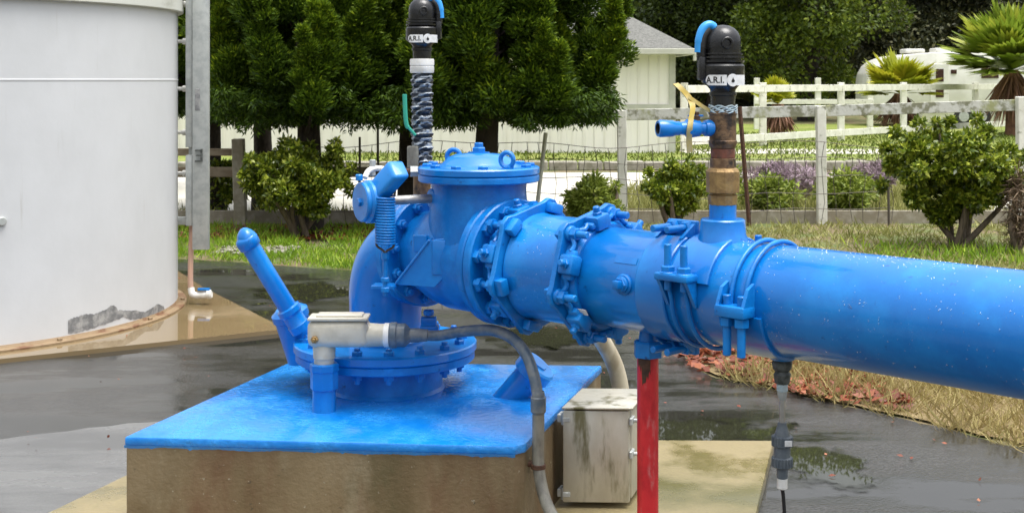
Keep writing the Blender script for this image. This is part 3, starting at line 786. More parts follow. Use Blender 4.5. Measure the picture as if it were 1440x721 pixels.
# ================================================================== SADDLE CLAMPS
def arc_shell(mb, s0, s1, r0, r1, p0, p1, n=28):
    bm = mb.bm; rows = []
    for i in range(n+1):
        ph = p0 + (p1-p0)*i/n
        rows.append([bm.verts.new(AX(s, r, ph)) for s, r in ((s0, r0), (s0, r1-.003), (s0+.004, r1), (s1-.004, r1), (s1, r1-.003), (s1, r0))])
    for a, b in zip(rows, rows[1:]):
        for k in range(5): bm.faces.new([a[k], a[k+1], b[k+1], b[k]])
    bm.faces.new(rows[0]); bm.faces.new(rows[-1][::-1])
def rod(mb, s, r, p0, p1, rr=.0085, n=30):
    mb.tube([AX(s, r, p0 + (p1-p0)*i/n) for i in range(n+1)], rr, 10)

# saddle under the tall air valve: body over the top, straps below
SA = .235
s1 = thing('pipe_saddle', AX(SA, 0, 0) - UP*.18, 'blue saddle clamp with upright studs carrying the air valve that has the plain metal riser', 'pipe clamp', 'saddle clamps on the water pipe')
b = MB(); arc_shell(b, SA - .085, SA + .06, .155, .1745, 16, 164); b.build('saddle_body', M['blue'], s1)
tc_ = AX(SA - .02); b = MB(); b.lathe((tc_.x, tc_.y, 0), UP, [(1.085, .082), (1.115, .078), (1.128, .071), (1.172, .068), (1.176, .064), (1.176, 0)], 40); b.build('outlet', M['blue'], s1)
for side, phl in ((1, 19), (-1, 161)):
    lg = MB(); c = AX(SA + .012, .192, phl); rr = RAD(phl if side > 0 else phl)
    out = N*side
    lg.box(AX(SA + .012, 0, 0) + out*.190 + UP*.062, (.125, .058, .022), A, N, UP, .005, 2)
    lg.prism([AX(SA - .045, 0, 0) + out*.162 + UP*.068, AX(SA - .045, 0, 0) + out*.214 + UP*.056, AX(SA - .045, 0, 0) + out*.163 - UP*.03], A*.012)
    lg.prism([AX(SA + .058, 0, 0) + out*.162 + UP*.068, AX(SA + .058, 0, 0) + out*.214 + UP*.056, AX(SA + .058, 0, 0) + out*.163 - UP*.03], A*.012)
    lg.build('lug', M['blue_cast'], s1)
    for ds in (-.018, .042):
        q = AX(SA + ds, 0, 0) + out*.190
        bb = MB(); bb.cyl(q, UP, .0115, .02, .158, .002, 12); bb.hexa(q, UP, .022, .072, .094); bb.cyl(q, UP, .027, .070, .076, .002, 16); bb.build('bolt', M['blue_cast'], s1)
for ds in (-.018, .042):
    b = MB(); n = 30
    pts = [AX(SA + ds, 0, 0) + N*.190 + UP*.04] + [AX(SA + ds, .172, -4 - 172*i/n) for i in range(n+1)] + [AX(SA + ds, 0, 0) - N*.190 + UP*.04]
    b.tube(pts, .0072, 10); b.build('strap', M['blue_cast'], s1, 60)
# saddle above the hanging sensor: body below, straps above
SB = .035
s2 = thing('pipe_saddle', AX(SB, 0, 0) - UP*.19, 'blue saddle clamp with two hanging studs and the sensor fitting below it', 'pipe clamp', 'saddle clamps on the water pipe')
b = MB(); arc_shell(b, SB - .075, SB + .075, .155, .172, -170, -10); b.build('saddle_body', M['blue'], s2)
for side in (1, -1):
    out = N*side
    c0 = AX(SB, 0, 0) + out*.188 + UP*.022
    lg = MB(); lg.box(c0 - UP*.035, (.104, .062, .034), A, N, UP, .006, 2)
    for e_ in (-.050, .039):
        lg.prism([AX(SB + e_) + out*.160 + UP*.067, AX(SB + e_) + out*.190 + UP*.052, AX(SB + e_) + out*.219 - UP*.01, AX(SB + e_) + out*.160 - UP*.03], A*.011)
    lg.build('lug', M['blue_cast'], s2)
    for ds in (-.025, .025):
        q = AX(SB + ds, 0, 0) + out*.190 + UP*.022
        bb = MB(); bb.cyl(q, UP, .0125, -.165, .01, .002, 12); bb.hexa(q, UP, .0225, -.078, -.052); bb.build('bolt', M['blue_cast'], s2)
for ds in (-.025, .025):
    n = 30
    pts = [AX(SB + ds, 0, 0) + N*.190 - UP*.02] + [AX(SB + ds, .1715, 4 + 172*i/n) for i in range(n+1)] + [AX(SB + ds, 0, 0) - N*.190 - UP*.02]
    b = MB(); b.tube(pts, .0072, 10); b.build('strap', M['blue_cast'], s2, 60)
tb = AX(SB - .035); b = MB(); b.lathe((tb.x, tb.y, 0), UP, [(.81, .07), (.792, .05), (.778, .034), (.776, 0)], 28); b.build('outlet', M['blue_cast'], s2)
# side saddle: body facing the camera, studs pointing outwards at top and bottom
SC = .37
s3 = thing('pipe_saddle', AX(SC, 0, 0) - UP*.19, 'blue saddle clamp with pairs of studs at top and bottom, above the red stand', 'pipe clamp', 'saddle clamps on the water pipe')
b = MB(); arc_shell(b, SC - .06, SC + .055, .155, .1725, -72, 72); b.build('saddle_body', M['blue'], s3)
for sg in (1, -1):
    lg = MB(); c = AX(SC, 0, 0) + UP*(sg*.184) - N*.004
    lg.box(c, (.115, .022, .05), A, N, UP, .005, 2)
    for e_ in (-.055, .043):
        lg.prism([AX(SC + e_) + UP*(sg*.160), AX(SC + e_) + UP*(sg*.205), AX(SC + e_) + UP*(sg*.160) + N*.075], A*.012)
    lg.build('lug', M['blue_cast'], s3)
    for ds in (-.028, .028):
        q = AX(SC + ds, 0, 0) + UP*(sg*.188)
        bb = MB(); bb.cyl(q, N, .0115, -.03, .115, .002, 12); bb.hexa(q, N, .021, .008, .03); bb.build('bolt', M['blue_cast'], s3)
for ds in (-.028, .028):
    n = 30; b = MB(); b.tube([AX(SC + ds, .172, 92 + 176*i/n) for i in range(n+1)], .0072, 10); b.build('strap', M['blue_cast'], s3, 60)

# ================================================================== AIR VALVES
def text_on_cyl(par, txt, size, c, R, a0, z0, m, name='lettering'):
    cu = bpy.data.curves.new('t', 'FONT'); cu.body = txt; cu.size = size; cu.align_x = 'CENTER'; cu.align_y = 'CENTER'; cu.offset = size*.02
    cu.resolution_u = 3
    ob = bpy.data.objects.new('t', cu); COL.objects.link(ob); bpy.context.view_layer.update()
    me = bpy.data.meshes.new_from_object(ob.evaluated_get(bpy.context.evaluated_depsgraph_get()))
    bpy.data.objects.remove(ob); me.name = name
    off = world_loc(par)
    for v in me.vertices:
        a = a0 + v.co.x / R
        v.co = V(c) + V((math.sin(a)*R, -math.cos(a)*R, 0)) + UP*(z0 + v.co.y) - off
    me.materials.clear(); me.materials.append(m)
    return link(name, me, par)
def patch_on_cyl(c, R, a0, a1, z0, z1, rl, rr, m, name, par, th=.0012, n=26):
    """rounded label plate bent round a cylinder; rl / rr: rounded left / right end"""
    mb = MB(); bm = mb.bm; rows = []; hz = (z1-z0)/2; zc = (z0+z1)/2
    for i in range(n+1):
        t = i/n; w = (a1-a0)*R; u = t*w; h = hz
        if rl and u < hz*rl: h = hz*math.sqrt(max(0.02, 1 - (1-u/(hz*rl))**2))
        if rr and w-u < hz*rr: h = hz*math.sqrt(max(0.02, 1 - (1-(w-u)/(hz*rr))**2))
        a = a0 + (a1-a0)*t
        def P(r, z): return bm.verts.new(V(c) + V((math.sin(a)*r, -math.cos(a)*r, z)))
        rows.append([P(R-.002, zc-h), P(R+th, zc-h), P(R+th, zc+h), P(R-.002, zc+h)])
    for a, b in zip(rows, rows[1:]):
        for k in range(4): bm.faces.new([a[k], a[(k+1)%4], b[(k+1)%4], b[k]])
    bm.faces.new(rows[0]); bm.faces.new(rows[-1])
    return mb.build(name, m, par)

def air_valve_head(t, base, k, face, spout_a, full_band=False):
    """black head; base = point at the bottom of its neck, k = metres per unit, face = label azimuth"""
    c = V((base.x, base.y, 0)); z = lambda y: base.z + (150 - y)*k
    prof = [(152, 0), (152, 17), (135, 17.5), (134, 19.5), (130, 19.5), (129, 17.5), (126, 18), (121, 22), (117, 28), (113, 30.5), (93, 30.5), (90, 28.5), (88.5, 24), (87, 24)]
    MB().lathe(c, UP, [(z(y), r*k) for y, r in prof], 48).build('neck', M['black_plastic'], t)
    prof = [(88.5, 24), (88, 30), (85, 30.5), (84.5, 25.5), (82.5, 25.5), (82, 29.8), (79.5, 29.8), (79, 25.5), (77.5, 25.5), (77, 28.5), (75, 28.5), (74.5, 25), (60, 25.5), (52, 24.5), (45, 21), (40, 16), (36.5, 9.5), (35, 0)]
    dome = MB().lathe(c, UP, [(z(y), r*k) for y, r in prof], 48).build('dome', M['black_plastic'], t)
    fd = lambda a: V((math.sin(a), -math.cos(a), 0))
    a = face + .25; q = c + fd(a)*(23*k) + UP*z(61)
    b = MB(); b.lathe(q, fd(a), [(0, 9*k), (4*k, 8.5*k), (5*k, 7.5*k), (5*k, 5*k), (1.5*k, 4.5*k), (1.5*k, 0)], 24); b.build('port', M['black_plastic'], dome)
    e = fd(spout_a); sd = V((-e.y, e.x, 0))
    hb = MB(); hb.box(c + e*(30*k) + UP*z(96), (14*k, 15*k, 34*k), e, sd, UP, 3*k, 2)
    hb.tube(smooth_path([c + e*(31*k) + UP*z(84), c + e*(32*k) + UP*z(70), c + e*(29*k) + UP*z(52), c + e*(20*k) + UP*z(42)], 5), [7.2*k]*16, 14)
    hb.build('side_housing', M['black_plastic'], dome)
    sp_ = MB(); sp_.tube(smooth_path([c + e*(12*k) + UP*z(40), c + e*(20*k) + UP*z(35.5), c + e*(29*k) + UP*z(41), c + e*(34.5*k) + UP*z(56), c + e*(36*k) + UP*z(74)], 6), [5*k]+[6.5*k]*19+[6*k]*5, 14)
    sp_.build('spout', M['spout_blue'], dome)
    R = 30.7*k
    lab = patch_on_cyl(c, R, face - .85, face + (.18 if not full_band else .18), z(120), z(105.5), 1, 0, M['white_label'], 'label_plate', t)
    patch_on_cyl(c, R, face + .50, face + 1.3, z(120), z(105.5), 0, 0, M['white_label'], 'label_end', lab)
    patch_on_cyl(c, R, face + .185, face + .185 + 17*k/R, z(121.5), z(104), 1, 1, M['white_label'], 'round_mark', lab, .0018)
    ca = face + .185 + 8.5*k/R
    mb = MB(); pts = []
    for i in range(16):
        th = 2*PI*i/16; rr = 2.6*k; dx = rr*math.sin(th); dz = -rr*math.cos(th)
        if dz > 0: dx *= (1 - dz/rr)*.8 ; dz *= 1.9
        aa = ca + dx/R; pts.append(c + fd(aa)*(R + .0021) + UP*(z(113.5) + dz))
    mb.prism(pts, fd(ca)*.0006); mb.build('drop_mark', M['ink'], lab)
    text_on_cyl(lab, 'A.R.I.', 12.5*k, c, R + .0019, face - .36, z(112.8), M['ink'])
    return dome

kA = .00218
ab = V((tc_.x, tc_.y, 1.519)); c = V((tc_.x, tc_.y, 0))
zz = lambda y: 1.6 - (y - 113)*kA
av = thing('air_valve', (tc_.x, tc_.y, 1.175), 'black domed air valve on a bare bronze and brass riser', 'air valve', 'air valves with black domes')
air_valve_head(av, ab, kA, -.16, -1.35)
MB().lathe(c, UP, [(zz(312), 0), (zz(312), 19*kA), (zz(281), 19*kA), (zz(281), 0)], 32).build('nipple', M['blue'], av)
MB().lathe(c, UP, [(zz(292), 15*kA), (zz(287), 20*kA), (zz(274), 21*kA), (zz(273), 18*kA), (zz(271), 18*kA), (zz(270), 23.5*kA), (zz(241), 23.8*kA), (zz(237), 21*kA), (zz(235), 17*kA), (zz(228), 17*kA)], 12).build('brass_union', M['brass'], av, 20)
MB().lathe(c, UP, [(zz(238), 18*kA), (zz(223), 18*kA), (zz(222), 16*kA), (zz(205), 16*kA)], 32).build('bushing', M['bronze'], av)
MB().lathe(c, UP, [(zz(222), 16.3*kA), (zz(221.5), 17*kA), (zz(209), 17*kA), (zz(208.5), 16*kA)], 32).build('red_ring', M['rust_red'], av)
MB().lathe(c, UP, [(zz(209), 15*kA), (zz(208), 17.5*kA), (zz(205), 18.5*kA), (zz(202), 20*kA), (zz(198), 20*kA), (zz(197), 18.8*kA), (zz(162), 18.8*kA), (zz(161), 20*kA), (zz(156), 20*kA), (zz(155), 17*kA), (zz(151), 17*kA)], 32).build('riser', M['bronze'], av)
tp = MB()
for i in range(5):
    tp.tube([c + UP*(zz(153.5) + (i-2)*.0045 + .003*math.sin(j*1.9+i*2)) + V((math.cos(j*PI/12), math.sin(j*PI/12), 0))*(19.3*kA + .002*math.sin(j*2.3+i)) for j in range(25)], .0028, 6, False)
tp.build('thread_tape', M['tape'], av)
# side ball valve on the riser
bd = V((-.96, -.26, -.0)).normalized(); q = V((c.x, c.y, zz(180)))
bv = thing('ball_valve', q + bd*.12, 'small blue ball valve sticking out sideways from the bronze riser', 'ball valve')
b = MB(); b.lathe(q, bd, [(.03, .016), (.035, .024), (.05, .026), (.06, .024), (.062, .019), (.075, .019), (.08, .026), (.10, .0285), (.118, .028), (.124, .021), (.14, .019), (.145, .0215), (.16, .022), (.165, .025), (.205, .0265), (.213, .024), (.213, .017), (.20, .0155), (.19, .0)], 28); b.build('body', M['blue'], bv)
MB().lathe(q, bd, [(.2135, .0165), (.208, .0158), (.199, .0145), (.196, 0)], 24).build('bore_shade', M['ink'], bv)  # black liner: the dark of the open hole put into its colour
b = MB(); qs = q + bd*.09; b.cyl(qs, UP, .014, .018, .04, .003, 14); b.hexa(qs, UP, .012, .038, .05); b.build('stem', M['rust'], bv)
b = MB(); b.box(qs + UP*.038, (.045, .02, .006), bd, V((-bd.y, bd.x, 0)), UP, .002); b.build('handle', M['blue'], bv)
# yellow strap tied over the ball valve
ys = thing('strap', qs, 'faded yellow strap looped over the small ball valve and hanging down', 'strap')
yb = MB(); path = smooth_path([at(950, 118, 4.05), at(957, 124, 4.04), at(968, 136, 4.03), at(974, 150, 4.0), at(972, 166, 3.985), at(970, 180, 3.975), at(969, 196, 3.99), at(970, 214, 4.0)], 6)
def ribbon(mb, path, w, th, side):
    for a, b2 in zip(path, path[1:]):
        d_ = (b2 - a); mb.box((a+b2)*.5, (d_.length*1.08, w, th), d_, side, d_.cross(side))
ribbon(yb, path, .018, .004, V((.94, .2, .25))); yb.build('band', M['strap'], ys)
yb = MB(); ribbon(yb, smooth_path([at(968, 136, 4.02), at(978, 143, 4.01), at(988, 150, 4.01), at(998, 156, 4.02)], 5), .012, .004, V((.3, .2, .9))); yb.build('tie', M['strap'], ys)

# air valve on the wrapped riser
kL = .00205
LB = V((-.346, 5.06, 1.682)); c = V((LB.x, LB.y, 0)); kz = .002735
zl = lambda y: 1.6 - (y - 113)*kz
a2 = thing('air_valve', (LB.x, LB.y, 1.1), 'black domed air valve on the riser wrapped in dark foil', 'air valve', 'air valves with black domes')
air_valve_head(a2, LB, kL, -.05, 1.45, True)
MB().lathe(c, UP, [(zl(103), 0), (zl(103), .044), (zl(101), .0465), (zl(94), .0465), (zl(93), .044), (zl(92), .047), (zl(85), .047), (zl(83), .045), (zl(82), 0)], 36).build('collar', M['pvc_white'], a2)
wr = []
for i in range(61):
    zc = zl(228) + (zl(102) - zl(228))*i/60
    wr.append((zc, .040 + .0035*math.sin(i*2.1) + .003*math.sin(i*.71+1)))
MB().lathe(c, UP, [(zl(228), 0)] + wr + [(zl(101.5), 0)], 40).build('wrapped_riser', M['wrap'], a2, 60)
MB().lathe(c, UP, [(1.085, .034), (zl(226), .034)], 24).build('base_pipe', M['bronze'], a2)
b = MB(); b.box(at(581, 221, 5.03), (.045, .03, .085), bev=.006); b.build('bracket', M['conduit_old'], a2)
b = MB(); b.tube(smooth_path([at(584, 190, 5.0), at(577, 182, 4.99), at(572, 176, 4.985), at(570, 160, 4.98), at(569, 133, 4.975)], 5), [.006]*8 + [.009]*13, 8); b.build('lever', M['green_handle'], a2)
# small rusty air line to the riser
rl = thing('small_pipe', at(560, 241, 4.98), 'short rusty pipe between the spring lever and the valve cover', 'pipe')
b = MB(); b.cyl(at(545, 241.5, 4.93), V((1, .12, .0)), .0125, 0, .10, .002, 14); b.cyl(at(545, 241.5, 4.93), V((1, .12, .0)), .016, 0, .022, .002, 14); b.build('pipe', M['rust'], rl)
b = MB(); b.hexa(at(577, 241, 4.94), V((1, .12, 0)), .022, 0, .03); b.cyl(at(577, 241, 4.94), V((1, .12, 0)), .014, .02, .08, .002, 12); b.build('nut', M['galv'], rl)
b = MB(); b.tube(smooth_path([at(548, 243, 4.93), at(540, 238, 4.92), at(527, 237, 4.9), at(518, 241, 4.88), at(513, 250, 4.86)], 5), .011, 10); b.build('bent_end', M['pvc_white'], rl)
b = MB(); b.cyl(at(524, 236, 4.9), UP, .012, -.03, .03, .002, 10); b.build('valve_stem', M['galv'], rl)

# ================================================================== RED STAND
RX, RY = .437, 4.235
rs_ = thing('pipe_stand', (RX, RY, .056), 'red painted pipe post standing on the slab under the blue pipe', 'pipe stand')
o = (RX, RY, 0)
MB().cyl(o, UP, .0343, .06, .735, .002, 32).build('post', M['red'], rs_)
b = MB(); b.hexa(V(o), UP, .048, .712, .764); b.lathe(o, UP, [(.760, .03), (.764, .03), (.79, .026), (.80, .024)], 20); b.build('hex_nut', M['blue_cast'], rs_)
b = MB(); b.box((RX, RY, .062), (.18, .18, .012), bev=.002); b.build('foot_plate', M['red'], rs_)
pr = MB(); bm = pr.bm; rows = []
for i in range(13):
    t = i/12; a = -1.15 + 1.3*t
    lo_ = .712 - (.085 if t > .35 else .045) * (1 - .5*abs(2*t-1)) - .012*math.sin(i*2.7)
    rows.append([bm.verts.new(V((RX + math.sin(a)*.0352, RY - math.cos(a)*.0352, z_))) for z_ in (lo_, .714)])
for a, b2 in zip(rows, rows[1:]): bm.faces.new([a[0], b2[0], b2[1], a[1]])
pr.build('rust_patch', M['rust'], rs_)

# ================================================================== HANGING SENSOR
q = V((tb.x, tb.y, 0)); ks = 3.86/F; zs = lambda y: 1.6 - (y - 113)*ks
se = thing('pressure_sensor', (q.x, q.y, zs(700)), 'grey ribbed plastic sensor hanging by a thin tube below the blue pipe', 'sensor')
b = MB(); b.lathe(q, UP, [(zs(542), .016), (zs(540), .022), (zs(535), .024), (zs(528), .026), (zs(524), .021), (zs(520), .028), (zs(511), .031), (zs(508), .027), (zs(504), .029), (zs(496), .026)], 8); b.build('fitting', M['grey_dark'], se, 20)
MB().cyl(q, UP, .0165, zs(552), zs(541), .002, 20).build('tape_ring', M['tape'], se)
MB().lathe(q, UP, [(zs(566), .008), (zs(562), .012), (zs(556), .015), (zs(551), .015)], 6).build('adapter', M['galv'], se)
MB().cyl(q, UP, .0085, zs(598), zs(560), .001, 14).build('tube', M['steel'], se)
MB().lathe(q, UP, [(zs(676), .012), (zs(674), .016), (zs(660), .017), (zs(658), .024), (zs(615), .024), (zs(606), .018), (zs(600), .014), (zs(596), .013), (zs(596), 0)], 28).build('housing', M['grey_plastic'], se)
for y0, y1 in ((630, 614), (659, 644)):
    b = MB(); b.cyl(q, UP, .029, zs(y0), zs(y1), .003, 28)
    for i in range(20):
        a = 2*PI*i/20; b.box(q + V((math.cos(a)*.029, math.sin(a)*.029, zs((y0+y1)/2))), (.005, .005, (y0-y1)*ks*.85), V((math.cos(a), math.sin(a), 0)), V((-math.sin(a), math.cos(a), 0)), UP, .001, 1)
    b.build('ribbed_nut', M['grey_plastic'], se)
b = MB(); b.box(q + V((.012, -.0305, zs(622))), (.022, .004, .017), bev=.001); b.build('sticker', M['white_label'], se)
MB().cyl(q, UP, .0155, zs(690), zs(674), .003, 16).build('white_cap', M['pvc_white'], se)
b = MB(); b.tube(smooth_path([q + UP*zs(688), q + V((.004, 0, zs(705))), q + V((.006, 0, zs(740))), q + V((-.01, .02, .25)), q + V((.03, .12, .03)), q + V((.2, .35, .02))], 6), .0055, 8); b.build('cable', M['ink'], se)

# ================================================================== SLANTED BLUE TUBE
sv = thing('vent_tube', at(428, 496, 5.28), 'thin blue tube slanting up to the left with a rounded cap, behind the beige fitting', 'vent pipe')
p0, p1 = at(428, 503, 5.30), at(405, 432, 5.26); dv = (p1-p0)
MB().lathe(p0, dv, [(0, .0), (0, .068), (dv.length*.78, .068), (dv.length*.80, .074), (dv.length*.92, .074), (dv.length*.95, .064), (dv.length, .05), (dv.length, 0)], 32).build('stub', M['blue'], sv)
p2, p3 = at(424, 464, 5.17), at(349, 341, 5.10); d3 = (p3-p2); L3 = d3.length
MB().lathe(p2, d3, [(0, 0), (0, .040), (.03, .043), (.035, .040), (.075, .040), (.085, .047), (.105, .047), (.11, .036), (L3, .0355), (L3, 0)], 32).build('tube', M['blue'], sv)
b = MB(); b.lathe(p3, d3, [(-.022, .036), (-.018, .043), (.012, .045), (.022, .042), (.03, .030), (.034, 0)], 28)
b.tube(smooth_path([p3 + V((.0, 0, .008)), p3 + V((-.018, -.008, .022)), p3 + V((-.034, -.018, .028))], 5), [.042, .042, .042, .042, .041, .040, .038, .035, .030, .022, .010], 18)
b.build('cap', M['blue'], sv, 60)

# ================================================================== CAPPED STUB
cs = thing('capped_pipe', (-.01, 5.1, ZT), 'short blue capped pipe slanting out of the painted block top', 'capped pipe')
p0, p1 = V((-.035, 5.06, .35)), at(757, 513, 5.02); dv = p1-p0; Lc = dv.length
MB().lathe(p0, dv, [(0, .056), (Lc-.02, .056)], 36).build('pipe', M['blue'], cs)
MB().lathe(p0, dv, [(Lc-.045, .05), (Lc-.050, .072), (Lc-.046, .075), (Lc-.004, .075), (Lc+.004, .068), (Lc+.004, 0)], 36).build('cap', M['blue'], cs)
MB().lathe(p0 , dv, [(Lc+.0035, .036), (Lc+.010, .034), (Lc+.010, 0)], 6).build('wrench_lug', M['blue'], cs)

# ================================================================== CONDUIT BODY + CONDUIT
cb = thing('conduit_body', (-.688, 4.82, ZT), 'beige metal conduit box on a blue stub in front of the round flange', 'conduit box')
c = V((-.688, 4.82, 0))
MB().lathe(c, UP, [(ZT-.002, .043), (.478, .042), (.478, .0)], 32).build('stub_pipe', M['blue'], cb)
MB().lathe(c, UP, [(.470, .0), (.470, .048), (.474, .051), (.535, .051), (.54, .054), (.562, .054), (.566, .048), (.566, 0)], 8).build('hub_nut', M['blue_cast'], cb, 20)
MB().cyl(c, UP, .037, .558, .60, .002, 28).build('threaded_nipple', M['galv'], cb)
b = MB(); bx0, bx1 = at(434, 470, 4.82), at(520, 470, 4.82)
b.box(((bx0.x+bx1.x)/2, 4.82, (.728+.628)/2), (bx1.x-bx0.x, .105, .10), bev=.028, seg=4)
b.lathe(c, UP, [(.585, .0), (.585, .040), (.63, .042), (.65, .036)], 28)
xe = V((bx1.x - .02, 4.82, .668)); b.lathe(xe, V((1, -.02, 0)), [(0, .045), (.03, .043), (.06, .041), (.078, .041), (.078, 0)], 28)
b.build('box_body', M['beige'], cb)
b = MB(); b.box(((bx0.x+bx1.x)/2, 4.82, .733), (bx1.x-bx0.x-.005, .108, .012), bev=.005, seg=2); b.box(((bx0.x+bx1.x)/2 + .005, 4.82, .741), (bx1.x-bx0.x-.055, .075, .012), bev=.005, seg=2); b.build('lid', M['beige'], cb)
b = MB(); q = at(443, 477, 4.765); b.hexa(q, V((-.25, -1, 0)), .014, 0, .012); b.cyl(q, V((-.25, -1, 0)), .007, .01, .02, .001, 10); b.build('screw', M['brass'], cb)
fx = thing('flexible_conduit', at(575, 472, 4.82), 'grey flexible conduit arching from the beige box and down the block side', 'conduit')
d0 = V((1, -.03, 0)).normalized()
MB().lathe(xe, d0, [(.070, .0), (.070, .038), (.075, .044), (.092, .044), (.095, .038), (.098, 0)], 28).build('white_ring', M['pvc_white'], fx)
MB().lathe(xe, d0, [(.092, 0), (.092, .042), (.098, .047), (.118, .047), (.122, .043), (.150, .043), (.160, .034), (.168, .026), (.168, 0)], 28).build('gland_nut', M['conduit'], fx)
MB().lathe(xe, d0, [(.160, .022), (.172, .026), (.20, .026), (.205, .0245), (.232, .022), (.235, .017)], 24).build('ferrule', M['conduit'], fx)
st_ = xe + d0*.215
path = smooth_path([st_, st_ + d0*.06, at(650, 466, 4.72), at(690, 464, 4.64), at(718, 474, 4.56), at(738, 495, 4.50), at(750, 525, 4.45), at(757, 560, 4.42)], 8)
MB().tube(path, .0195, 18).build('hose', M['conduit'], fx, 60)
q1 = at(757, 557, 4.42); dn = V((0, 0, -1)); lo = at(757, 660, 4.42)
MB().lathe(q1, dn, [(-.018, .018), (-.012, .021), (.0, .022), (.004, .026), (.05, .026), (.055, .022), (.060, .02)], 24).build('coupling', M['conduit'], fx)
path = smooth_path([q1 - UP*.04, q1 - UP*.12, at(757, 650, 4.42), at(762, 685, 4.40), at(772, 715, 4.36), at(790, 745, 4.30), V((.22, 4.24, .07))], 8)
MB().tube(path, .0205, 18).build('lower_conduit', M['conduit_old'], fx, 60)
b = MB(); b.cyl(at(757, 655, 4.42), UP, .025, -.008, .008, .002, 20); b.box(at(757, 655, 4.42) + V((-.012, .03, 0)), (.05, .035, .014), bev=.002); b.build('clip', M['rust'], fx)

# ================================================================== ELECTRICAL BOX
eb = thing('electrical_box', (.31, 4.92, .056), 'weathered stainless electrical box beside the block and the red post', 'electrical box')
ea = V((.9965, -.035, 0)).normalized(); eb_s = V((.285, .958, 0)).normalized()
p_fl = V((.187, 4.755, 0)); wB, dB = .240, .30
def epr(u0, u1, v0, v1, z0, z1, bev=.003):
    pts = [p_fl + ea*u + eb_s*v + UP*z0 for u, v in ((u0, v0), (u1, v0), (u1, v1), (u0, v1))]
    return MB().prism(pts, UP*(z1-z0), bev, 2)
epr(0, wB, .028, dB, .086, .410).build('cabinet', M['stainless'], eb)
epr(-.004, wB-.004, 0, .022, .076, .408, .006).build('door', M['stainless'], eb)
epr(-.006, wB+.010, -.006, dB+.004, .4125, .4205, .003).build('top_cover', M['stainless'], eb)
for zz_ in (.375, .105):
    b = MB(); q = p_fl + ea*(-.004) + eb_s*.012 + UP*zz_; b.cyl(q, UP, .009, -.022, .022, .002, 12); b.box(q + eb_s*.03 - ea*.010, (.03, .05, .03), ea, eb_s, UP, .003, 1); b.box(q - eb_s*.014 + ea*.014, (.026, .006, .016), ea, eb_s, UP, .001, 1); b.build('hinge', M['galv'], eb)
for zz_ in (.37, .25):
    b = MB(); q = p_fl + ea*(wB+.003) + eb_s*.016 + UP*zz_; b.box(q, (.012, .05, .028), ea, eb_s, UP, .003, 1); b.cyl(q + ea*.004, ea, .007, 0, .016, .002, 10); b.build('latch', M['galv'], eb)
b = MB(); q = p_fl + ea*.15 + eb_s*.12; b.cyl(V((q.x, q.y, 0)), UP, .034, .056, .070, .002, 20); b.cyl(V((q.x, q.y, 0)), UP, .026, .05, .10, .002, 20); b.build('leg_pipe', M['conduit_old'], eb)
# wall bracket towards the block
b = MB(); b.box(p_fl + ea*(-.035) + eb_s*.2 + UP*.30, (.07, .04, .03), ea, eb_s, UP, .003, 1); b.build('wall_bracket', M['galv'], eb)

# beige bent pipe behind the box
pv = thing('bent_pipe', at(878, 600, 5.35), 'beige plastic pipe curving down from under the coupling to behind the electrical box', 'pipe')
path = smooth_path([at(772, 408, 4.95), at(795, 428, 5.05), at(820, 448, 5.15), at(846, 478, 5.25), at(864, 512, 5.32), at(873, 548, 5.35), at(876, 590, 5.36), V((.455, 5.36, .05))], 8)
MB().tube(path, .034, 20).build('pipe', M['pvc'], pv, 60)
d_ = (path[3]-path[0]).normalized(); MB().cyl(path[1], d_, .041, -.03, .03, .003, 24).build('coupling', M['pvc'], pv)

# ================================================================== TANK
TC, TR = V((-4.035, 8.982, 0)), 1.70
tk = thing('water_tank', (TC.x, TC.y, .03), 'big round white water tank with a rusty foot ring and a bare patch', 'water tank')
MB().lathe(TC, UP, [(.05, TR), (.08, TR), (1.57, TR), (1.59, TR), (1.594, TR), (1.597, TR+.002), (1.600, TR+.0025), (1.604, TR+.0025), (1.606, TR+.002), (1.609, TR), (1.613, TR), (1.64, TR), (2.07, TR), (2.10, TR)], 128).build('shell', M['tank'], tk, 40)
MB().lathe(TC, UP, [(2.075, TR-.01), (2.075, TR+.035), (2.08, TR+.04), (2.36, TR+.04), (2.37, TR+.03), (2.9, .2), (2.9, 0)], 128).build('roof', M['tank_rim'], tk)
MB().lathe(TC, UP, [(.028, TR-.01), (.028, TR+.055), (.031, TR+.06), (.040, TR+.06), (.044, TR+.055), (.046, TR+.012), (.060, TR+.004), (.060, TR-.01)], 128).build('foot_ring', M['chime'], tk)
def tank_hit(px, py, R):
    r = V(((px-CX)/F, 1, -(py-HY)/F)); o = V((0, 0, EYE)); oc = V((-TC.x, -TC.y, 0))
    a = r.x**2 + r.y**2; b = 2*(oc.x*r.x + oc.y*r.y); c_ = oc.x**2 + oc.y**2 - R*R
    t = (-b - math.sqrt(max(0, b*b - 4*a*c_)))/(2*a); return o + r*t
up_ = [(95, 458), (105, 453), (118, 450), (132, 452), (148, 448), (158, 443), (163, 446), (166, 452), (185, 452), (205, 454), (214, 449), (222, 443), (230, 447), (233, 455)]
lo_ = [(95, 476), (110, 474), (130, 471), (150, 468), (166, 464), (175, 461), (185, 465), (205, 462), (214, 458), (225, 457), (233, 456)]
b = MB(); rows = []
for px in np.arange(96, 233, 2.0):
    yu = np.interp(px, [p[0] for p in up_], [p[1] for p in up_]) + random.uniform(-1, 1); yl = np.interp(px, [p[0] for p in lo_], [p[1] for p in lo_]) + random.uniform(-1, 1)
    o_ = 7 + 9*min(1, max(0, (px-110)/60)); rows.append([b.bm.verts.new(tank_hit(px, y_ - o_, TR + .002)) for y_ in (yu, (yu+yl)/2, max(yl, yu+1))])
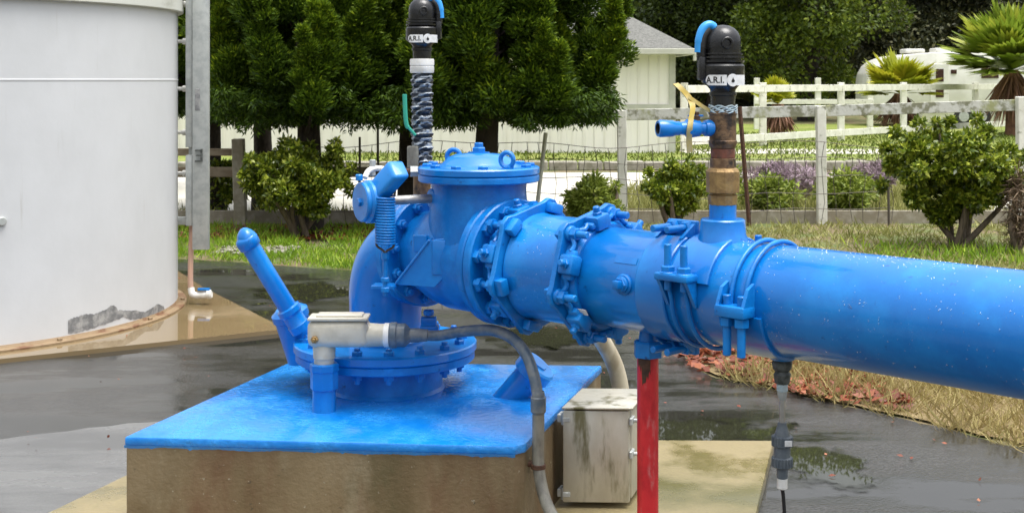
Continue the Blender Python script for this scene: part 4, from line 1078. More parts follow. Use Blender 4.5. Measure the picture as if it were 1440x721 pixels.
for a, c_ in zip(rows, rows[1:]):
    for k in range(2): b.bm.faces.new([a[k], c_[k], c_[k+1], a[k+1]])
b.build('bare_patch', M['bare'], tk, 60)
for ang in np.linspace(0.2, 2*PI+.2, 14, endpoint=False):
    b = MB(); q = TC + V((math.cos(ang), math.sin(ang), 0))*(TR+.035); b.hexa(V((q.x, q.y, 0)), UP, .016, .043, .060); b.build('anchor_bolt', M['chime'], tk)
b = MB(); q = tank_hit(2, 311, TR); nn_ = V((q.x-TC.x, q.y-TC.y, 0)).normalized(); b.cyl(q, nn_, .026, -.01, .02, .004, 16); b.build('side_plug', M['galv'], tk)

# ladder with its locked guard door
ld = thing('ladder_guard', at(275, 345, 9.3), 'tall pale galvanised ladder guard with a hasp beside the tank', 'ladder guard')
D_ = 9.28
xl = lambda px: (px-CX)/F*D_
zl2 = lambda y: 1.6 - (y-HY)/F*D_
MB().box(((xl(272.5)+xl(295))/2, D_-.02, (zl2(350)+2.7)/2), (xl(295)-xl(272.5), .05, 2.7-zl2(350)), bev=.004).build('guard_door', M['galv'], ld)
b = MB(); w_ = xl(271.5)-xl(262)
for y0, y1 in ((-110, 207), (218, 317)):
    b.box(((xl(262)+xl(271.5))/2, D_+.02, (zl2(y0)+zl2(y1))/2), (w_, .09, zl2(y0)-zl2(y1)), bev=.004)
b.box(((xl(243)+xl(262))/2 - .002, D_+.06, zl2(311.5)), (xl(262)-xl(243), .05, .055), bev=.003)
b.box(((xl(262)+xl(271.5))/2, D_+.05, zl2(212)), (w_*.6, .04, .09)); b.build('side_rail', M['galv'], ld)
for y in (5, 58, 125, 187, 245):
    b = MB(); b.cyl(V((xl(240), D_+.10, zl2(y))), V((1, 0, 0)), .013, 0, xl(264)-xl(240), .002, 12); b.cyl(V((xl(240), D_+.10, zl2(y))), V((1, 0, 0)), .022, xl(252)-xl(240), xl(257)-xl(240), .002, 12); b.build('rung', M['pvc_white'], ld)
b = MB(); b.box((xl(255), D_+.40, (zl2(-110)+zl2(312))/2), (.05, .03, zl2(-110)-zl2(312))); b.build('back_rail', M['grey_dark'], ld)
b = MB(); b.box((xl(282), D_-.055, zl2(218)), (.035, .02, .008)); b.box((xl(286), D_-.055, zl2(218)), (.010, .022, .09)); b.box((xl(282), D_-.055, zl2(211)), (.05, .02, .010)); b.box((xl(282), D_-.055, zl2(226)), (.05, .02, .010)); b.build('hasp', M['grey_dark'], ld)
b = MB(); b.box((xl(280), D_-.0465, zl2(140)), (.036, .004, .155), bev=.001, seg=1); b.build('sticker', M['bare'], ld)
# drain line
dl = thing('drain_pipe', (xl(268), D_, .03), 'thin faded pinkish drain pipe with a white valve by the tank foot', 'drain pipe')
b = MB(); b.tube(smooth_path([V((xl(266), D_+.10, zl2(300))), V((xl(267.5), D_+.04, zl2(330))), V((xl(268), D_, zl2(370))), V((xl(269), D_-.02, zl2(400))), V((xl(271), D_-.03, zl2(411)))], 5), .019, 12); b.build('pipe', M['pvc_pink'], dl)
b = MB(); b.tube(smooth_path([V((xl(269.5), D_-.02, zl2(404))), V((xl(272), D_-.03, zl2(412))), V((xl(280), D_-.04, zl2(414))), V((xl(300), D_-.05, zl2(412)))], 5), .024, 12); b.cyl(V((xl(293), D_-.05, zl2(412))), V((1, 0, 0)), .032, 0, .03, .003, 12); b.build('valve', M['pvc_white'], dl)
b = MB(); b.box((xl(289), D_-.05, zl2(405)), (.085, .03, .018), bev=.004); b.build('handle', M['blue'], dl)

# ================================================================== NEAR FENCE (white, weathered)
FD = 14.6
def fx_(px, d=FD): return (px-CX)/F*d
def fz_(py, d=FD): return EYE - (py-HY)/F*d
nf = thing('rail_fence', (fx_(1155), FD, 0), 'weathered white fence with one lichened top rail nearest behind the pipe', 'fence')
posts = [(875, 155, 318), (1155, 149, 318), (1437, 136, 318)]
for px, yt, yb in posts:
    b = MB(); zt = fz_(yt); b.box((fx_(px), FD, zt/2 - .03), (.10, .10, zt + .06), V((1, 0, .012)), V((0, 1, 0)), V((-.012, 0, 1)), .006, 1); b.build('post', M['white_wood'], nf)
pr_ = [(640, 165), (875, 162), (1155, 156.5), (1437, 148), (1700, 141)]
for (x0, y0), (x1, y1) in zip(pr_, pr_[1:]):
    b = MB(); p, q = V((fx_(x0), FD+.075, fz_(y0))), V((fx_(x1), FD+.075, fz_(y1))); d_ = q-p
    b.box((p+q)*.5, (d_.length-.01, .04, .125), d_, V((0, 1, 0)), d_.cross(V((0, 1, 0)))*-1, .004, 1); b.build('rail', M['lichen_wood'], nf)
b = MB()
b.box(((fx_(150)+fx_(1700))/2, FD+.12, .07), (fx_(1700)-fx_(150), .04, .15), bev=.005, seg=1); b.build('kick_board', M['grey_wood'], nf)
# brown fence under the trees
bf = thing('brown_fence', (fx_(337), FD-.2, 0), 'dark brown two rail fence in the shade left of the rounded bush', 'fence')
b = MB(); b.box((fx_(337, 14.4), 14.4, .46), (.13, .11, 1.0), V((1, 0, .03)), V((0, 1, 0)), V((-.03, 0, 1)), .008, 1); b.build('post', M['grey_wood'], bf)
b = MB(); b.box((fx_(150, 14.4), 14.4, .46), (.13, .11, 1.0), bev=.008, seg=1); b.build('post', M['grey_wood'], bf)
for yc, h_, x1 in ((214, .08, 345), (242, .11, 760)):
    b = MB(); b.box(((fx_(100)+fx_(x1))/2, 14.48, fz_(yc, 14.48)), (fx_(x1)-fx_(100), .04, h_), bev=.005, seg=1); b.build('rail', M['brown_wood'], bf)
# wire mesh
wf = thing('wire_fence', (fx_(800), FD-.1, 0), 'sagging rusty wire mesh fence strung in front of the white fence', 'wire fence')
b = MB(); xs = np.arange(fx_(445), fx_(1262), .155)
def sag(x, z): return z + .03*math.sin(x*1.9+z*3) + .02*math.sin(x*4.3 + z*7)
for z in (.90, .72, .52, .34, .17):
    b.tube([V((x, FD-.11, sag(x, z))) for x in xs], .0036, 4)
for x in xs:
    xx = x + random.uniform(-.02, .02)
    b.tube([V((xx + .02*math.sin(k*2+x*9), FD-.108, sag(xx, .03 + .87*k/4))) for k in range(5)], .0034, 4)
b.build('mesh', M['wire'], wf)
for px, yt, px2, m in ((533, 165, 534, 'wire'), (508, 192, 508, 'wire'), (767, 186, 751, 'white_wood'), (1037, 150, 1051, 'rust'), (1244, 245, 1245, 'wire')):
    b = MB(); b.tube([V((fx_(px2), FD-.14, -.05)), V((fx_(px), FD-.14, fz_(yt)))], .026 if m in ('white_wood', 'rust') else .014, 6); b.build('stake', M[m], wf)

# ================================================================== FAR FENCE
ff = thing('rail_fence', (8.7, 34.8, 0), 'bright white three rail fence further back in front of the trailer', 'fence')
fp = [(3.9, 29.8), (6.1, 32.0), (8.7, 34.8), (11.1, 37.3), (14.3, 40.6), (17.6, 43.6), (21, 47)]
for x, y in fp:
    b = MB(); b.box((x, y, .76), (.16, .16, 1.56), bev=.008, seg=1); b.build('post', M['white_wood'], ff)
for (x0, y0), (x1, y1) in zip(fp, fp[1:]):
    for z in (1.40, .83, .22):
        b = MB(); p, q = V((x0, y0-.10, z)), V((x1, y1-.10, z)); d_ = q-p
        b.box((p+q)*.5, (d_.length-.02, .05, .17), d_, V((-d_.y, d_.x, 0)), UP, .005, 1); b.build('rail', M['white_wood'], ff)
f2 = thing('rail_fence', (11.0, 43, 0), 'short white fence section seen beyond the three rail fence by the small palm', 'fence')
for x in (8.0, 10.0, 11.7):
    b = MB(); b.box((x, 43.0, .8), (.17, .16, 1.75), bev=.008, seg=1); b.build('post', M['white_wood'], f2)
for z in (1.35, .9):
    b = MB(); b.box((9.85, 42.9, z), (3.9, .05, .16), bev=.005, seg=1); b.build('rail', M['white_wood'], f2)

# ================================================================== HOUSE
hs = thing('white_house', (-1.0, 31, 0), 'white board sided outbuilding with a grey hip roof behind the dark conifers', 'house')
HX0, HX1, HY0, HY1 = -7.5, 3.58, 29.0, 36.0
b = MB(); b.box(((HX0+HX1)/2, (HY0+HY1)/2, 1.1), (HX1-HX0, HY1-HY0, 2.2)); b.build('wall', M['siding'], hs)
b = MB()
for k in range(int((HX1-HX0)/.24)): b.box((HX0+.2+k*.24, HY0-.011, 1.1), (.022, .014, 2.18))
b.build('battens', M['siding'], hs)
b = MB(); b.box(((HX0+HX1)/2, HY0-.032, 1.02), (HX1-HX0+.04, .05, .10)); b.build('band_board', M['trim'], hs)
for x in (HX1-.05, HX0+.05):
    b = MB(); b.box((x, HY0-.012, 1.1), (.14, .06, 2.2)); b.build('corner_board', M['trim'], hs)
OV = .36; ex0, ex1, ey0, ey1 = HX0-OV, HX1+OV, HY0-OV, HY1+OV
rz0, half = 2.30, (ey1-ey0)/2; rz1 = rz0 + half*.60
b = MB(); bm = b.bm
v = [bm.verts.new(p) for p in ((ex0, ey0, rz0), (ex1, ey0, rz0), (ex1, ey1, rz0), (ex0, ey1, rz0), (ex0+half, ey0+half, rz1), (ex1-half, ey0+half, rz1))]
for f in ((0, 1, 5, 4), (1, 2, 5), (2, 3, 4, 5), (3, 0, 4), (3, 2, 1, 0)): bm.faces.new([v[i] for i in f])
b.build('roof', M['roof'], hs, 10)
b = MB(); b.box(((ex0+ex1)/2, ey0-.03, 2.225), (ex1-ex0+.1, .09, .13), bev=.01, seg=1); b.box((ex1+.03, (ey0+ey1)/2, 2.225), (.09, ey1-ey0, .13), bev=.01, seg=1); b.build('gutter', M['trim'], hs)
b = MB(); b.box((ex1+.035, ey0-.02, 2.10), (.07, .07, .16), bev=.01, seg=1); b.build('downspout', M['trim'], hs)
for x in (-4.6, -2.2):
    b = MB(); b.box((x, HY0-.02, 1.25), (.9, .06, .9)); w = b.build('window', M['trim'], hs); b = MB(); b.box((x, HY0-.045, 1.25), (.76, .03, .76)); b.build('pane', M['glass_dark'], w)

# ================================================================== TRAILER
TRD = 45.5
tx = lambda px: (px-CX)/F*TRD
tz = lambda y: EYE - (y-HY)/F*TRD
tr = thing('camper_trailer', (tx(1340), TRD+1.2, 0), 'white camper trailer with a rounded nose parked behind the far fence', 'trailer')
prof = [(1228, 160), (1228, 118), (1230, 104), (1236, 93), (1246, 85), (1262, 79), (1285, 76), (1310, 74), (1500, 70), (1502, 160), (1400, 172), (1250, 172)]
b = MB(); b.prism([V((tx(x), TRD, tz(y))) for x, y in prof], V((0, 2.4, 0)), .05, 2); b.build('body', M['rv'], tr)
b = MB(); b.box((tx(1321), TRD-.012, (tz(90)+tz(160))/2), (tx(1334)-tx(1308), .04, tz(90)-tz(160)), bev=.01, seg=1); dr = b.build('door', M['rv'], tr)
for y0, y1 in ((97, 115), (124, 137)):
    b = MB(); b.box((tx(1321), TRD-.04, (tz(y0)+tz(y1))/2), (tx(1327)-tx(1316), .03, tz(y0)-tz(y1)), bev=.008, seg=1); b.build('pane', M['glass_dark'], dr)
for x0, x1, y0, y1 in ((1337, 1345, 98, 104), (1380, 1404, 92, 110)):
    b = MB(); b.box((tx((x0+x1)/2), TRD-.02, (tz(y0)+tz(y1))/2), (tx(x1)-tx(x0), .04, tz(y0)-tz(y1)), bev=.008, seg=1); b.build('window', M['glass_dark'], tr)
for x0, x1, h in ((1281, 1309, .16), (1324, 1346, .2)):
    b = MB(); b.box((tx((x0+x1)/2), TRD+1.0, tz(73)+h*.25), (tx(x1)-tx(x0), .8, h), bev=.06, seg=2); b.build('roof_vent', M['rv'], tr)
b = MB(); b.box((tx(1365), TRD-.01, tz(176)), (tx(1440)-tx(1290), .05, .09)); b.build('skirt_board', M['trim'], tr)
for px in (1355, 1380):
    b = MB(); b.cyl(V((tx(px), TRD-.05, .34)), V((0, 1, 0)), .34, 0, .24, .03, 28); w = b.build('wheel', M['tyre'], tr); b = MB(); b.cyl(V((tx(px), TRD-.06, .34)), V((0, 1, 0)), .18, 0, .03, .01, 20); b.build('rim', M['galv'], w)
b = MB(); b.box((tx(1250), TRD+.6, .38), (.12, .12, .78)); b.build('landing_leg', M['grey_dark'], tr)

# ================================================================== PALMS
def make_palm(px, d, hz, R, nf, mleaf, label, up=.35, skirt=1.0):
    bx = (px-CX)/F*d
    t = thing('fan_palm', (bx, d, 0), label, 'palm', 'palms by the far fence')
    b = MB(); b.tube([V((bx, d, -.1)), V((bx, d, hz*.5)), V((bx, d, hz))], [.22, .18, .16], 12); b.build('trunk', M['palm_dead'], t)
    def fronds(n, elev, mat_, nm, rr, spread, rl):
        C, D, NN, LN, R_ = [], [], [], [], []
        for i in range(n):
            az = RNG.uniform(0, 2*PI); el = RNG.uniform(*elev)
            e = np.array([math.cos(az)*math.cos(el), math.sin(az)*math.cos(el), math.sin(el)])
            side = np.array([-math.sin(az), math.cos(az), 0]); upv = np.cross(e, side)
            hub = np.array([bx, d, hz]) + e*rr*RNG.uniform(.40, .6)
            val = RNG.random()
            for k in range(22):
                f = (k/21 - .5)*spread
                dd = e*math.cos(f) + side*math.sin(f) + upv*RNG.uniform(-.05, .05) + np.array([0, 0, -.12])
                C.append(hub); D.append(dd); NN.append(upv + side*RNG.uniform(-.6, .6)); LN.append(rl*(1-.25*abs(f))*RNG.uniform(.85, 1.1)); R_.append(val*.7 + RNG.random()*.3)
            for k in range(3):
                C.append(np.array([bx, d, hz])); D.append(e + RNG.normal(size=3)*.01); NN.append(upv); LN.append(rr*.62); R_.append(.2)
        return quads(nm, np.array(C), np.array(D), np.array(NN), np.array(LN), .13*R/1.2, mat_, t, np.array(R_), .02)
    fronds(nf, (-.15 + up*.2, 1.35), mleaf, 'crown', R*.75, 2.6, R*.52)
    n = 300
    ang = RNG.uniform(0, 2*PI, n); zz0 = hz - RNG.random(n)*.25*hz
    c = np.stack([bx + .15*np.cos(ang), d + .15*np.sin(ang), zz0], 1); dd = np.stack([np.cos(ang)*.42*skirt, np.sin(ang)*.42*skirt, -np.ones(n)*.9], 1) + RNG.normal(size=(n, 3))*.18
    quads('dead_skirt', c, dd, RNG.normal(size=(n, 3)), hz*RNG.uniform(.45, .85, n), .06, M['skirt'], t, RNG.random(n), .03)
    return t
make_palm(1265, 39.5, 1.2, 1.6, 30, M['palm_y'], 'small yellow green fan palm with a brown skirt in front of the trailer nose', .6)
make_palm(1424, 38.0, 1.9, 2.35, 64, M['palm'], 'largest fan palm, tall and green, in front of the trailer rear', .6)
make_palm(1094, 36.0, .95, .95, 16, M['palm_y'], 'squat fan palm just right of the metal air valve riser', .6, .8)

# ================================================================== SHRUBS
def make_shrub(px, d, zc, R, n, lr, per, leaf, mleaf, label, name='bush', cat='bush', bark='bark_light', stems=5, group=None, zsq=.9, fill=.35, shell=.45):
    bx = (px-CX)/F*d
    t = thing(name, (bx, d, 0), label, cat, group)
    lobes = ell_lobes((bx, d, zc), R, n, lr, zsq, shell)
    for _ in range(n // 2):
        u = unit(1)[0]; k = random.uniform(.25, .5); f = random.uniform(1.05, 1.35)
        lobes.append((bx + u[0]*R[0]*f, d + u[1]*R[1]*f, zc + abs(u[2])*R[2]*f*random.choice((1, 1, -.7)), lr*k, lr*k, lr*k))
    lobes = [l for l in lobes if l[2] - l[5] > -.05]
    b = MB()
    for i in range(stems):
        e = random.choice(lobes); p0 = V((bx + random.uniform(-.12, .12), d + random.uniform(-.1, .1), -.05)); e = V(e[:3])
        mid = p0.lerp(e, .5) + V((random.uniform(-.1, .1), 0, .08)); b.tube(smooth_path([p0, mid, e], 3), [.035, .032, .028, .024, .02, .015, .008], 7)
    b.build('stem', M[bark], t, 60)
    big = [l for l in lobes if l[3] > lr*.55]; sm = [l for l in lobes if l[3] <= lr*.55]
    A1, A2 = lobe_leaves(big, per, 'broad', fill), lobe_leaves(sm, per*.22, 'broad', .1)
    c, dd, nn = (np.vstack([A1[i], A2[i]]) for i in range(3)); r = np.concatenate([A1[3], A2[3]])
    ok = c[:, 2] > .02; c, dd, nn, r = c[ok], dd[ok], nn[ok], r[ok]; k = len(c)
    quads('foliage', c, dd, nn, leaf[0]*RNG.uniform(.6, 1.25, k), leaf[1]*RNG.uniform(.7, 1.2, k), mleaf, t, r, .1)
    return t
SG = 'shrubs along the fence'
make_shrub(1345, 12.6, .74, (.60, .5, .43), 62, .125, 480, (.062, .034), M['camellia'], 'big round glossy shrub with a forked trunk at the right edge', stems=7, group=SG)
make_shrub(417, 13.3, .60, (.46, .4, .35), 50, .11, 360, (.060, .032), M['camellia'], 'round glossy bush left of the spring lever, beside the brown fence post', stems=6, group=SG)
make_shrub(948, 13.6, .47, (.27, .25, .27), 30, .09, 300, (.055, .030), M['camellia'], 'small upright glossy bush just left of the brass riser', stems=5, group=SG)
make_shrub(835, 14.0, .32, (.25, .2, .18), 16, .13, 200, (.075, .028), M['shrub_l'], 'low light green bush left of the white post behind the coupling', stems=4, group=SG)
make_shrub(1080, 15.2, .28, (.26, .25, .15), 16, .14, 200, (.08, .03), M['shrub_l'], 'pale green bush under the lavender right of the rusty stake', stems=4, group=SG)
make_shrub(1192, 15.2, .30, (.30, .25, .16), 20, .15, 200, (.085, .03), M['shrub_l'], 'loose pale green bush right of the white post behind the pipe', stems=4, group=SG)
make_shrub(313, 15.6, .40, (.30, .25, .26), 16, .15, 200, (.07, .03), M['camellia'], 'shaded bush behind the brown rails next to the ladder guard', stems=4, group=SG)
make_shrub(1105, 16.6, .36, (.42, .3, .12), 26, .13, 170, (.10, .02), M['lavender'], 'purple flowering lavender clump behind the wire fence', 'lavender', 'lavender', stems=5, group='lavender clumps', zsq=.7)
make_shrub(1228, 16.4, .40, (.34, .3, .10), 18, .12, 150, (.10, .02), M['lavender'], 'paler lavender clump beside the big round shrub', 'lavender', 'lavender', stems=5, group='lavender clumps', zsq=.7)
make_shrub(1443, 12.2, .40, (.10, .12, .36), 10, .10, 120, (.17, .012), M['twig'], 'dry brown twiggy plant at the right frame edge by the big shrub', 'dry_plant', 'dry plant', stems=8, zsq=1.4)
make_shrub(990, 17.0, .28, (.6, .25, .16), 16, .15, 170, (.09, .03), M['shrub_l'], 'low pale green bush behind the small glossy bush', stems=4, group=SG)

# ================================================================== CONIFERS
def conifer(px, d, w, zb, zt, n, per, label, tr_=.19, xo=0.0):
    bx = (px-CX)/F*d
    lobes, lift = [], []
    for _ in range(n // 6):
        a = random.uniform(0, 2*PI); z = zb - .05 + (zt - zb)*random.random()**1.25; taper = 1 - .60*max(0, (z-zb)/(zt-zb)) ** 1.1
        rho = w*taper*(.30 + .70*random.random()**.5); H = random.uniform(.55, 1.05); r0 = random.uniform(.17, .27)
        ox, oy = math.cos(a), math.sin(a); tone = random.uniform(-.12, .12)
        for k in range(7):
            q = k/6; rr = r0*(1 - .78*q)*random.uniform(.8, 1.15)
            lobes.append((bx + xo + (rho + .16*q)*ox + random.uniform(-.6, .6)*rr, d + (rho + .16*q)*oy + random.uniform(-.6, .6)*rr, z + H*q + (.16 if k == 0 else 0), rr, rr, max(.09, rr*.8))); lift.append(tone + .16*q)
    t = thing('conifer', (bx, d, 0), label, 'conifer', 'conifers along the fence')
    b = MB(); trunk_mesh(b, V((bx, d, -.1)), V((bx, d, zt*.95)), tr_, tr_*.25, [l[:3] for l in random.sample(lobes, 26)], 14, .22); b.build('trunk', M['bark'], t, 60)
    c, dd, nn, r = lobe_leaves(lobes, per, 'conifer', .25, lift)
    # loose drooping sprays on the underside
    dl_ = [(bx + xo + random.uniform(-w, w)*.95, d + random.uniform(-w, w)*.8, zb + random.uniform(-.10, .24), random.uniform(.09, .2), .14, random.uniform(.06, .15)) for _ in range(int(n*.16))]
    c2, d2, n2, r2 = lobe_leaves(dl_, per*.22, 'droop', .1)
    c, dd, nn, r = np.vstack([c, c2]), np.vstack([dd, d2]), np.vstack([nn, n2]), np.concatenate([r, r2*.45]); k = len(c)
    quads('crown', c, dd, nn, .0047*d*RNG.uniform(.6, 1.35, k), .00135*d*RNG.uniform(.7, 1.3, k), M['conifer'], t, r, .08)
conifer(430, 13.95, 1.04, 1.26, 4.4, 640, 860, 'dark conifer with the middle trunk, above the round bush', .15)
conifer(686, 13.95, 1.22, 1.28, 4.6, 820, 860, 'widest dark conifer with its trunk above the valve cover, in front of the house', .15, xo=.12)
conifer(578, 14.9, .95, 1.33, 4.4, 460, 700, 'dark conifer in the middle of the row behind the foil wrapped riser', .13)
conifer(300, 15.6, 1.05, 1.28, 4.4, 480, 700, 'dark conifer leftmost of the row, partly behind the ladder guard', .14)
conifer(372, 16.2, 1.2, 1.55, 4.8, 360, 420, 'dark conifer standing back between the two left trunks', .13)
conifer(200, 19.5, 1.3, 1.2, 5.6, 200, 300, 'dark conifer hidden mostly behind the white tank')

# ================================================================== BACK TREES
BG = 'big trees behind the house and trailer'
def big_tree(px, d, R, zc, rz, n, lr, per, leaf, m, label, tr_=.4):
    bx = (px-CX)/F*d
    lobes = ell_lobes((bx, d, zc), (R, R, rz), n, lr, .85, .5)
    lobes = [l for l in lobes if l[2] > .5]
    make_tree('broadleaf_tree', (bx, d, 0), zc + rz*.4, tr_, lobes, per, leaf, M[m], M['bark'], label, 'tree', BG, 'broad', .3, 12)
big_tree(1140, 52, 3.8, 7.4, 7.4, 150, 1.0, 440, (.20, .11), 'oak_bright', 'bright olive green tree right of the tall black air valve')
big_tree(1010, 56, 4.2, 8.2, 8.2, 150, 1.1, 420, (.22, .12), 'oak', 'dull green tree behind the house roof and the black air valve')
big_tree(905, 60, 4.2, 5.5, 4.8, 80, 1.2, 460, (.22, .12), 'oak', 'dull green tree rising over the grey roof ridge')
big_tree(1265, 64, 4.5, 4.4, 4.5, 80, 1.25, 420, (.24, .13), 'dark_tree', 'dark tree behind the trailer nose')
big_tree(1370, 66, 4.8, 4.8, 4.8, 80, 1.3, 420, (.24, .13), 'dark_tree', 'dark brownish tree behind the trailer roof')
big_tree(1480, 62, 4.6, 4.8, 4.8, 70, 1.3, 380, (.24, .13), 'dark_tree', 'dark tree at the right edge behind the tall palm')
big_tree(800, 66, 4.6, 5.8, 5.2, 70, 1.3, 380, (.26, .14), 'oak', 'green tree behind the house, left of its visible roof')
big_tree(640, 64, 4.6, 5.8, 5.2, 60, 1.3, 340, (.26, .14), 'oak', 'green tree far behind the widest conifer')
big_tree(480, 66, 4.6, 5.8, 5.2, 60, 1.3, 340, (.26, .14), 'dark_tree', 'dark tree far behind the conifer row')
big_tree(320, 62, 4.6, 5.8, 5.2, 60, 1.3, 340, (.26, .14), 'dark_tree', 'dark tree far behind the ladder guard')
# closed far wood on the hill foot
n = 60000
c = np.stack([RNG.uniform(-40, 55, n), RNG.uniform(70, 80, n), RNG.random(n)**1.1*15], 1)
stuff(tag(quads('far_wood', c, RNG.normal(size=(n, 3)) + np.array([0, 0, .2]), RNG.normal(size=(n, 3)) + np.array([0, -.6, .4]), .75*RNG.uniform(.6, 1.3, n), .42, M['dark_tree'], None, RNG.random(n)**1.5, .1), 'dark continuous wood closing the view behind the trees', 'woodland'))

# ================================================================== GRASS, WEEDS, LITTER
def in_poly(x, y, poly):
    ins = np.zeros(len(x), bool); j = len(poly)-1
    for i in range(len(poly)):
        xi, yi = poly[i]; xj, yj = poly[j]
        cnd = ((yi > y) != (yj > y)) & (x < (xj-xi)*(y-yi)/(yj-yi+1e-12)+xi); ins ^= cnd; j = i
    return ins
def blades(name, poly, n, h, w, m, label, cat, tilt=.5, clump=.0, avoid=None, z0=0.0, flat=False):
    xs = [p[0] for p in poly]; ys = [p[1] for p in poly]
    if clump:
        nc = max(1, int(n/18)); cx = RNG.uniform(min(xs), max(xs), nc); cy = RNG.uniform(min(ys), max(ys), nc)
        i = RNG.integers(0, nc, n); x = cx[i] + RNG.normal(size=n)*clump; y = cy[i] + RNG.normal(size=n)*clump; hs_ = RNG.uniform(.5, 1.3, nc)[i]; hr = RNG.random(nc)[i]
    else:
        x = RNG.uniform(min(xs), max(xs), n); y = RNG.uniform(min(ys), max(ys), n); hs_ = np.ones(n); hr = RNG.random(n)
    ok = in_poly(x, y, poly)
    if avoid: ok &= ~in_poly(x, y, avoid)
    x, y, hs_, hr = x[ok], y[ok], hs_[ok], hr[ok]; n = len(x)
    c = np.stack([x, y, np.full(n, z0)], 1)
    d = np.stack([RNG.normal(size=n)*tilt, RNG.normal(size=n)*tilt, np.ones(n)*(0.12 if flat else 1)], 1)
    o = quads(name, c, d, RNG.normal(size=(n, 3))*[1, 1, .2] + ([0, 0, 2] if flat else [0, 0, 0]), h*hs_*RNG.uniform(.5, 1.3, n), w, m, None, hr*.5 + RNG.random(n)*.5, .08)
    return stuff(tag(o, label, cat))
GL = [(-4.2, 14.4), (-4.2, 12.0), (-2.86, 11.75), (-1.25, 11.0), (-.3, 10.2), (.3, 11.5), (.3, 14.4)]
blades('green_grass', GL, 26000, .085, .010, M['grass'], 'bright green grass strip between the wet asphalt and the brown fence', 'grass', .55, .06)
SGP = [(.93, 8.07), (1.075, 7.1), (1.39, 6.77), (1.8, 6.27), (2.22, 5.72), (3.2, 4.6), (4.6, 4.6), (4.0, 7.2), (2.4, 8.6), (1.0, 9.2)]
sheet('dry_verge', [(p[0]+.03, p[1]) for p in SGP], .012, M['straw_soil'], 6, .03)
EDGE = [(1.10, 7.02), (1.40, 6.68), (1.80, 6.18), (2.21, 5.62), (3.19, 4.50), (4.6, 4.6), (4.0, 6.9), (2.2, 7.9)]
blades('dry_grass', EDGE, 26000, .15, .007, M['straw'], 'dry straw coloured grass along the curved asphalt edge under the pipe', 'dry grass', .75, .05)
WP = [(.0, 14.4), (.3, 10.4), (1.0, 8.9), (2.4, 8.0), (4.2, 7.0), (8, 9), (8, 14.4)]
blades('weeds', WP, 20000, .11, .014, M['weeds'], 'patchy yellow green weeds on the ground below the white fence', 'weeds', .8, .10)
blades('green_weeds', [(3.2, 12.6), (3.2, 11.3), (6.5, 11.0), (6.5, 12.9)], 2200, .12, .014, M['grass'], 'green weeds around the foot of the big round shrub', 'weeds', .6, .09)
blades('verge_weeds', [(-6, 15.5), (-6, 14.75), (9, 14.75), (9, 15.6)], 12000, .16, .014, M['weeds'], 'weeds along the back of the white fence', 'weeds', .6, .1)
blades('tall_weeds', [(.6, 15.0), (5.6, 15.0), (6.2, 19.5), (1.2, 18.0)], 16000, .26, .016, M['weeds'], 'tall pale weeds between the white fence and the driveway', 'weeds', .45, .12)
blades('lawn_grass', [(-6, 23.5), (20, 24.3), (26, 40), (-2, 40)], 30000, .10, .03, M['lawn_blade'], 'short lawn in front of the far white fence', 'grass', .7, .0)
LP = [(.84, 8.5), (.98, 7.2), (1.28, 6.80), (1.72, 6.33), (1.95, 6.4), (1.9, 7.4), (1.3, 8.9)]
blades('fallen_leaves', LP, 2600, .070, .045, M['litter'], 'reddish brown fallen leaves heaped along the asphalt edge', 'fallen leaves', .8, .09, z0=.03, flat=True)
blades('mulch_leaves', [(-4, 14.4), (-4, 13.3), (-.6, 12.9), (-.2, 14.4)], 2600, .06, .04, M['litter'], 'brown leaf litter under the round glossy bush', 'leaf litter', .8, .12, z0=.02, flat=True)
blades('leaf_bits', [(.2, 9.6), (.5, 4.6), (1.4, 4.2), (3.0, 4.3), (2.1, 5.75), (1.3, 6.8), (.95, 8.0)], 130, .026, .016, M['litter'], 'small leaf scraps scattered on the wet asphalt', 'leaf scraps', .8, .0, z0=.012, flat=True)
blades('yard_bits', [(-5, 9), (-3, 5.5), (-1.4, 5.6), (-.9, 6.2), (-.2, 9.8), (-2.4, 11.5)], 90, .022, .013, M['litter'], 'small leaf scraps scattered on the yard by the tank', 'leaf scraps', .8, .0, z0=.036, flat=True)
n = 420
c = np.stack([RNG.uniform(-2.75, -2.0, n), RNG.uniform(12.0, 12.5, n), np.full(n, .02)], 1)
gv = MB()
for p in c[:160]:
    r = random.uniform(.012, .03); gv.lathe(V(p), V((random.uniform(-.4, .4), random.uniform(-.4, .4), 1)), [(-.4*r, 0), (-.2*r, .8*r), (.2*r, r), (.6*r, .6*r), (.7*r, 0)], 6)
stuff(tag(gv.build('pale_gravel', M['stone']), 'pale gravel heap on the ground behind the ladder guard', 'gravel'))
# single leaf lying on the asphalt
bl = MB(); q = gr(1269, 580)
bl.bm.faces.new([bl.bm.verts.new(q + V(p)) for p in ((-.05, 0, .01), (-.02, -.03, .035), (.03, -.025, .02), (.055, 0, .045), (.02, .03, .03), (-.03, .03, .04))])
bl.bm.faces.new([bl.bm.verts.new(q + V(p)) for p in ((-.03, .01, .04), (-.01, -.01, .06), (.03, .0, .055), (.02, .03, .03))])
tag(bl.build('curled_leaf', M['rust_red']), 'single curled red brown leaf lying on the wet asphalt', 'leaf')

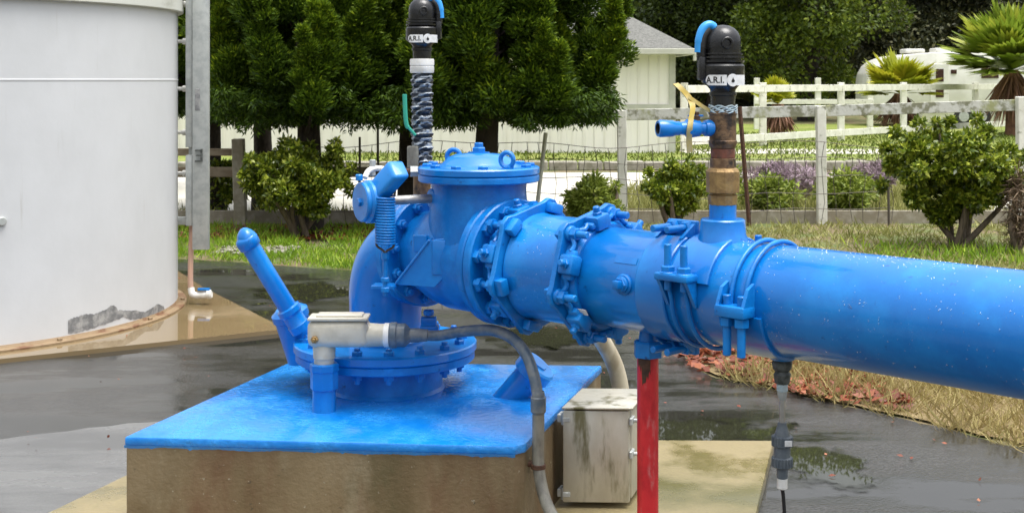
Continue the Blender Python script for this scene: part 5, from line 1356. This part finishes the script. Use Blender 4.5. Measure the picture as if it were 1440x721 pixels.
# ================================================================== LIGHT, WORLD, CAMERA
SUN_EL, SUN_AZ = math.radians(76), math.radians(120)   # azimuth measured from +Y clockwise (x = sin)
w = bpy.data.worlds.new('World'); scene.world = w; w.use_nodes = True
nt = w.node_tree; bg = nt.nodes['Background']
sk = nt.nodes.new('ShaderNodeTexSky'); sk.sky_type = 'NISHITA'; sk.sun_disc = False
sk.sun_elevation = SUN_EL; sk.sun_rotation = SUN_AZ; sk.air_density = 1.0; sk.dust_density = 3.0; sk.ozone_density = 1.0
hs_ = nt.nodes.new('ShaderNodeHueSaturation'); hs_.inputs['Saturation'].default_value = .22
nt.links.new(sk.outputs[0], hs_.inputs['Color'])
# overcast sky: cloud layer brightest overhead, about a third of that near the horizon
tcw = nt.nodes.new('ShaderNodeTexCoord'); sx = nt.nodes.new('ShaderNodeSeparateXYZ'); nt.links.new(tcw.outputs['Generated'], sx.inputs[0])
ma = nt.nodes.new('ShaderNodeMapRange'); ma.inputs['From Min'].default_value = 0; ma.inputs['From Max'].default_value = 1; ma.inputs['To Min'].default_value = .34; ma.inputs['To Max'].default_value = 1.95
nt.links.new(sx.outputs['Z'], ma.inputs['Value'])
vm = nt.nodes.new('ShaderNodeVectorMath'); vm.operation = 'SCALE'; nt.links.new(hs_.outputs[0], vm.inputs[0]); nt.links.new(ma.outputs[0], vm.inputs['Scale'])
nt.links.new(vm.outputs[0], bg.inputs['Color']); bg.inputs['Strength'].default_value = .15
sl = bpy.data.lights.new('sun', 'SUN'); sl.energy = 1.2; sl.angle = math.radians(40); sl.color = (1, .97, .91)
so = bpy.data.objects.new('sun', sl); COL.objects.link(so)
sd = V((math.sin(SUN_AZ)*math.cos(SUN_EL), math.cos(SUN_AZ)*math.cos(SUN_EL), math.sin(SUN_EL)))
so.rotation_euler = sd.to_track_quat('Z', 'Y').to_euler(); so.location = (0, -5, 12)

cam = bpy.data.cameras.new('camera'); co = bpy.data.objects.new('camera', cam); COL.objects.link(co)
co.location = (0, 0, EYE); co.rotation_euler = (PI/2, 0, 0)
cam.sensor_width = 36; cam.lens = 36*F/1440; cam.shift_y = -(360.5 - HY)/1440; cam.clip_end = 2000; cam.clip_start = .05
cam.dof.use_dof = True; cam.dof.focus_distance = 4.6; cam.dof.aperture_fstop = 16.0
scene.camera = co
vs_ = scene.view_settings; vs_.view_transform = 'Standard'; vs_.look = 'None'; vs_.gamma = 1; vs_.use_curve_mapping = False; vs_.exposure = .9
scene.cycles.max_bounces = 8
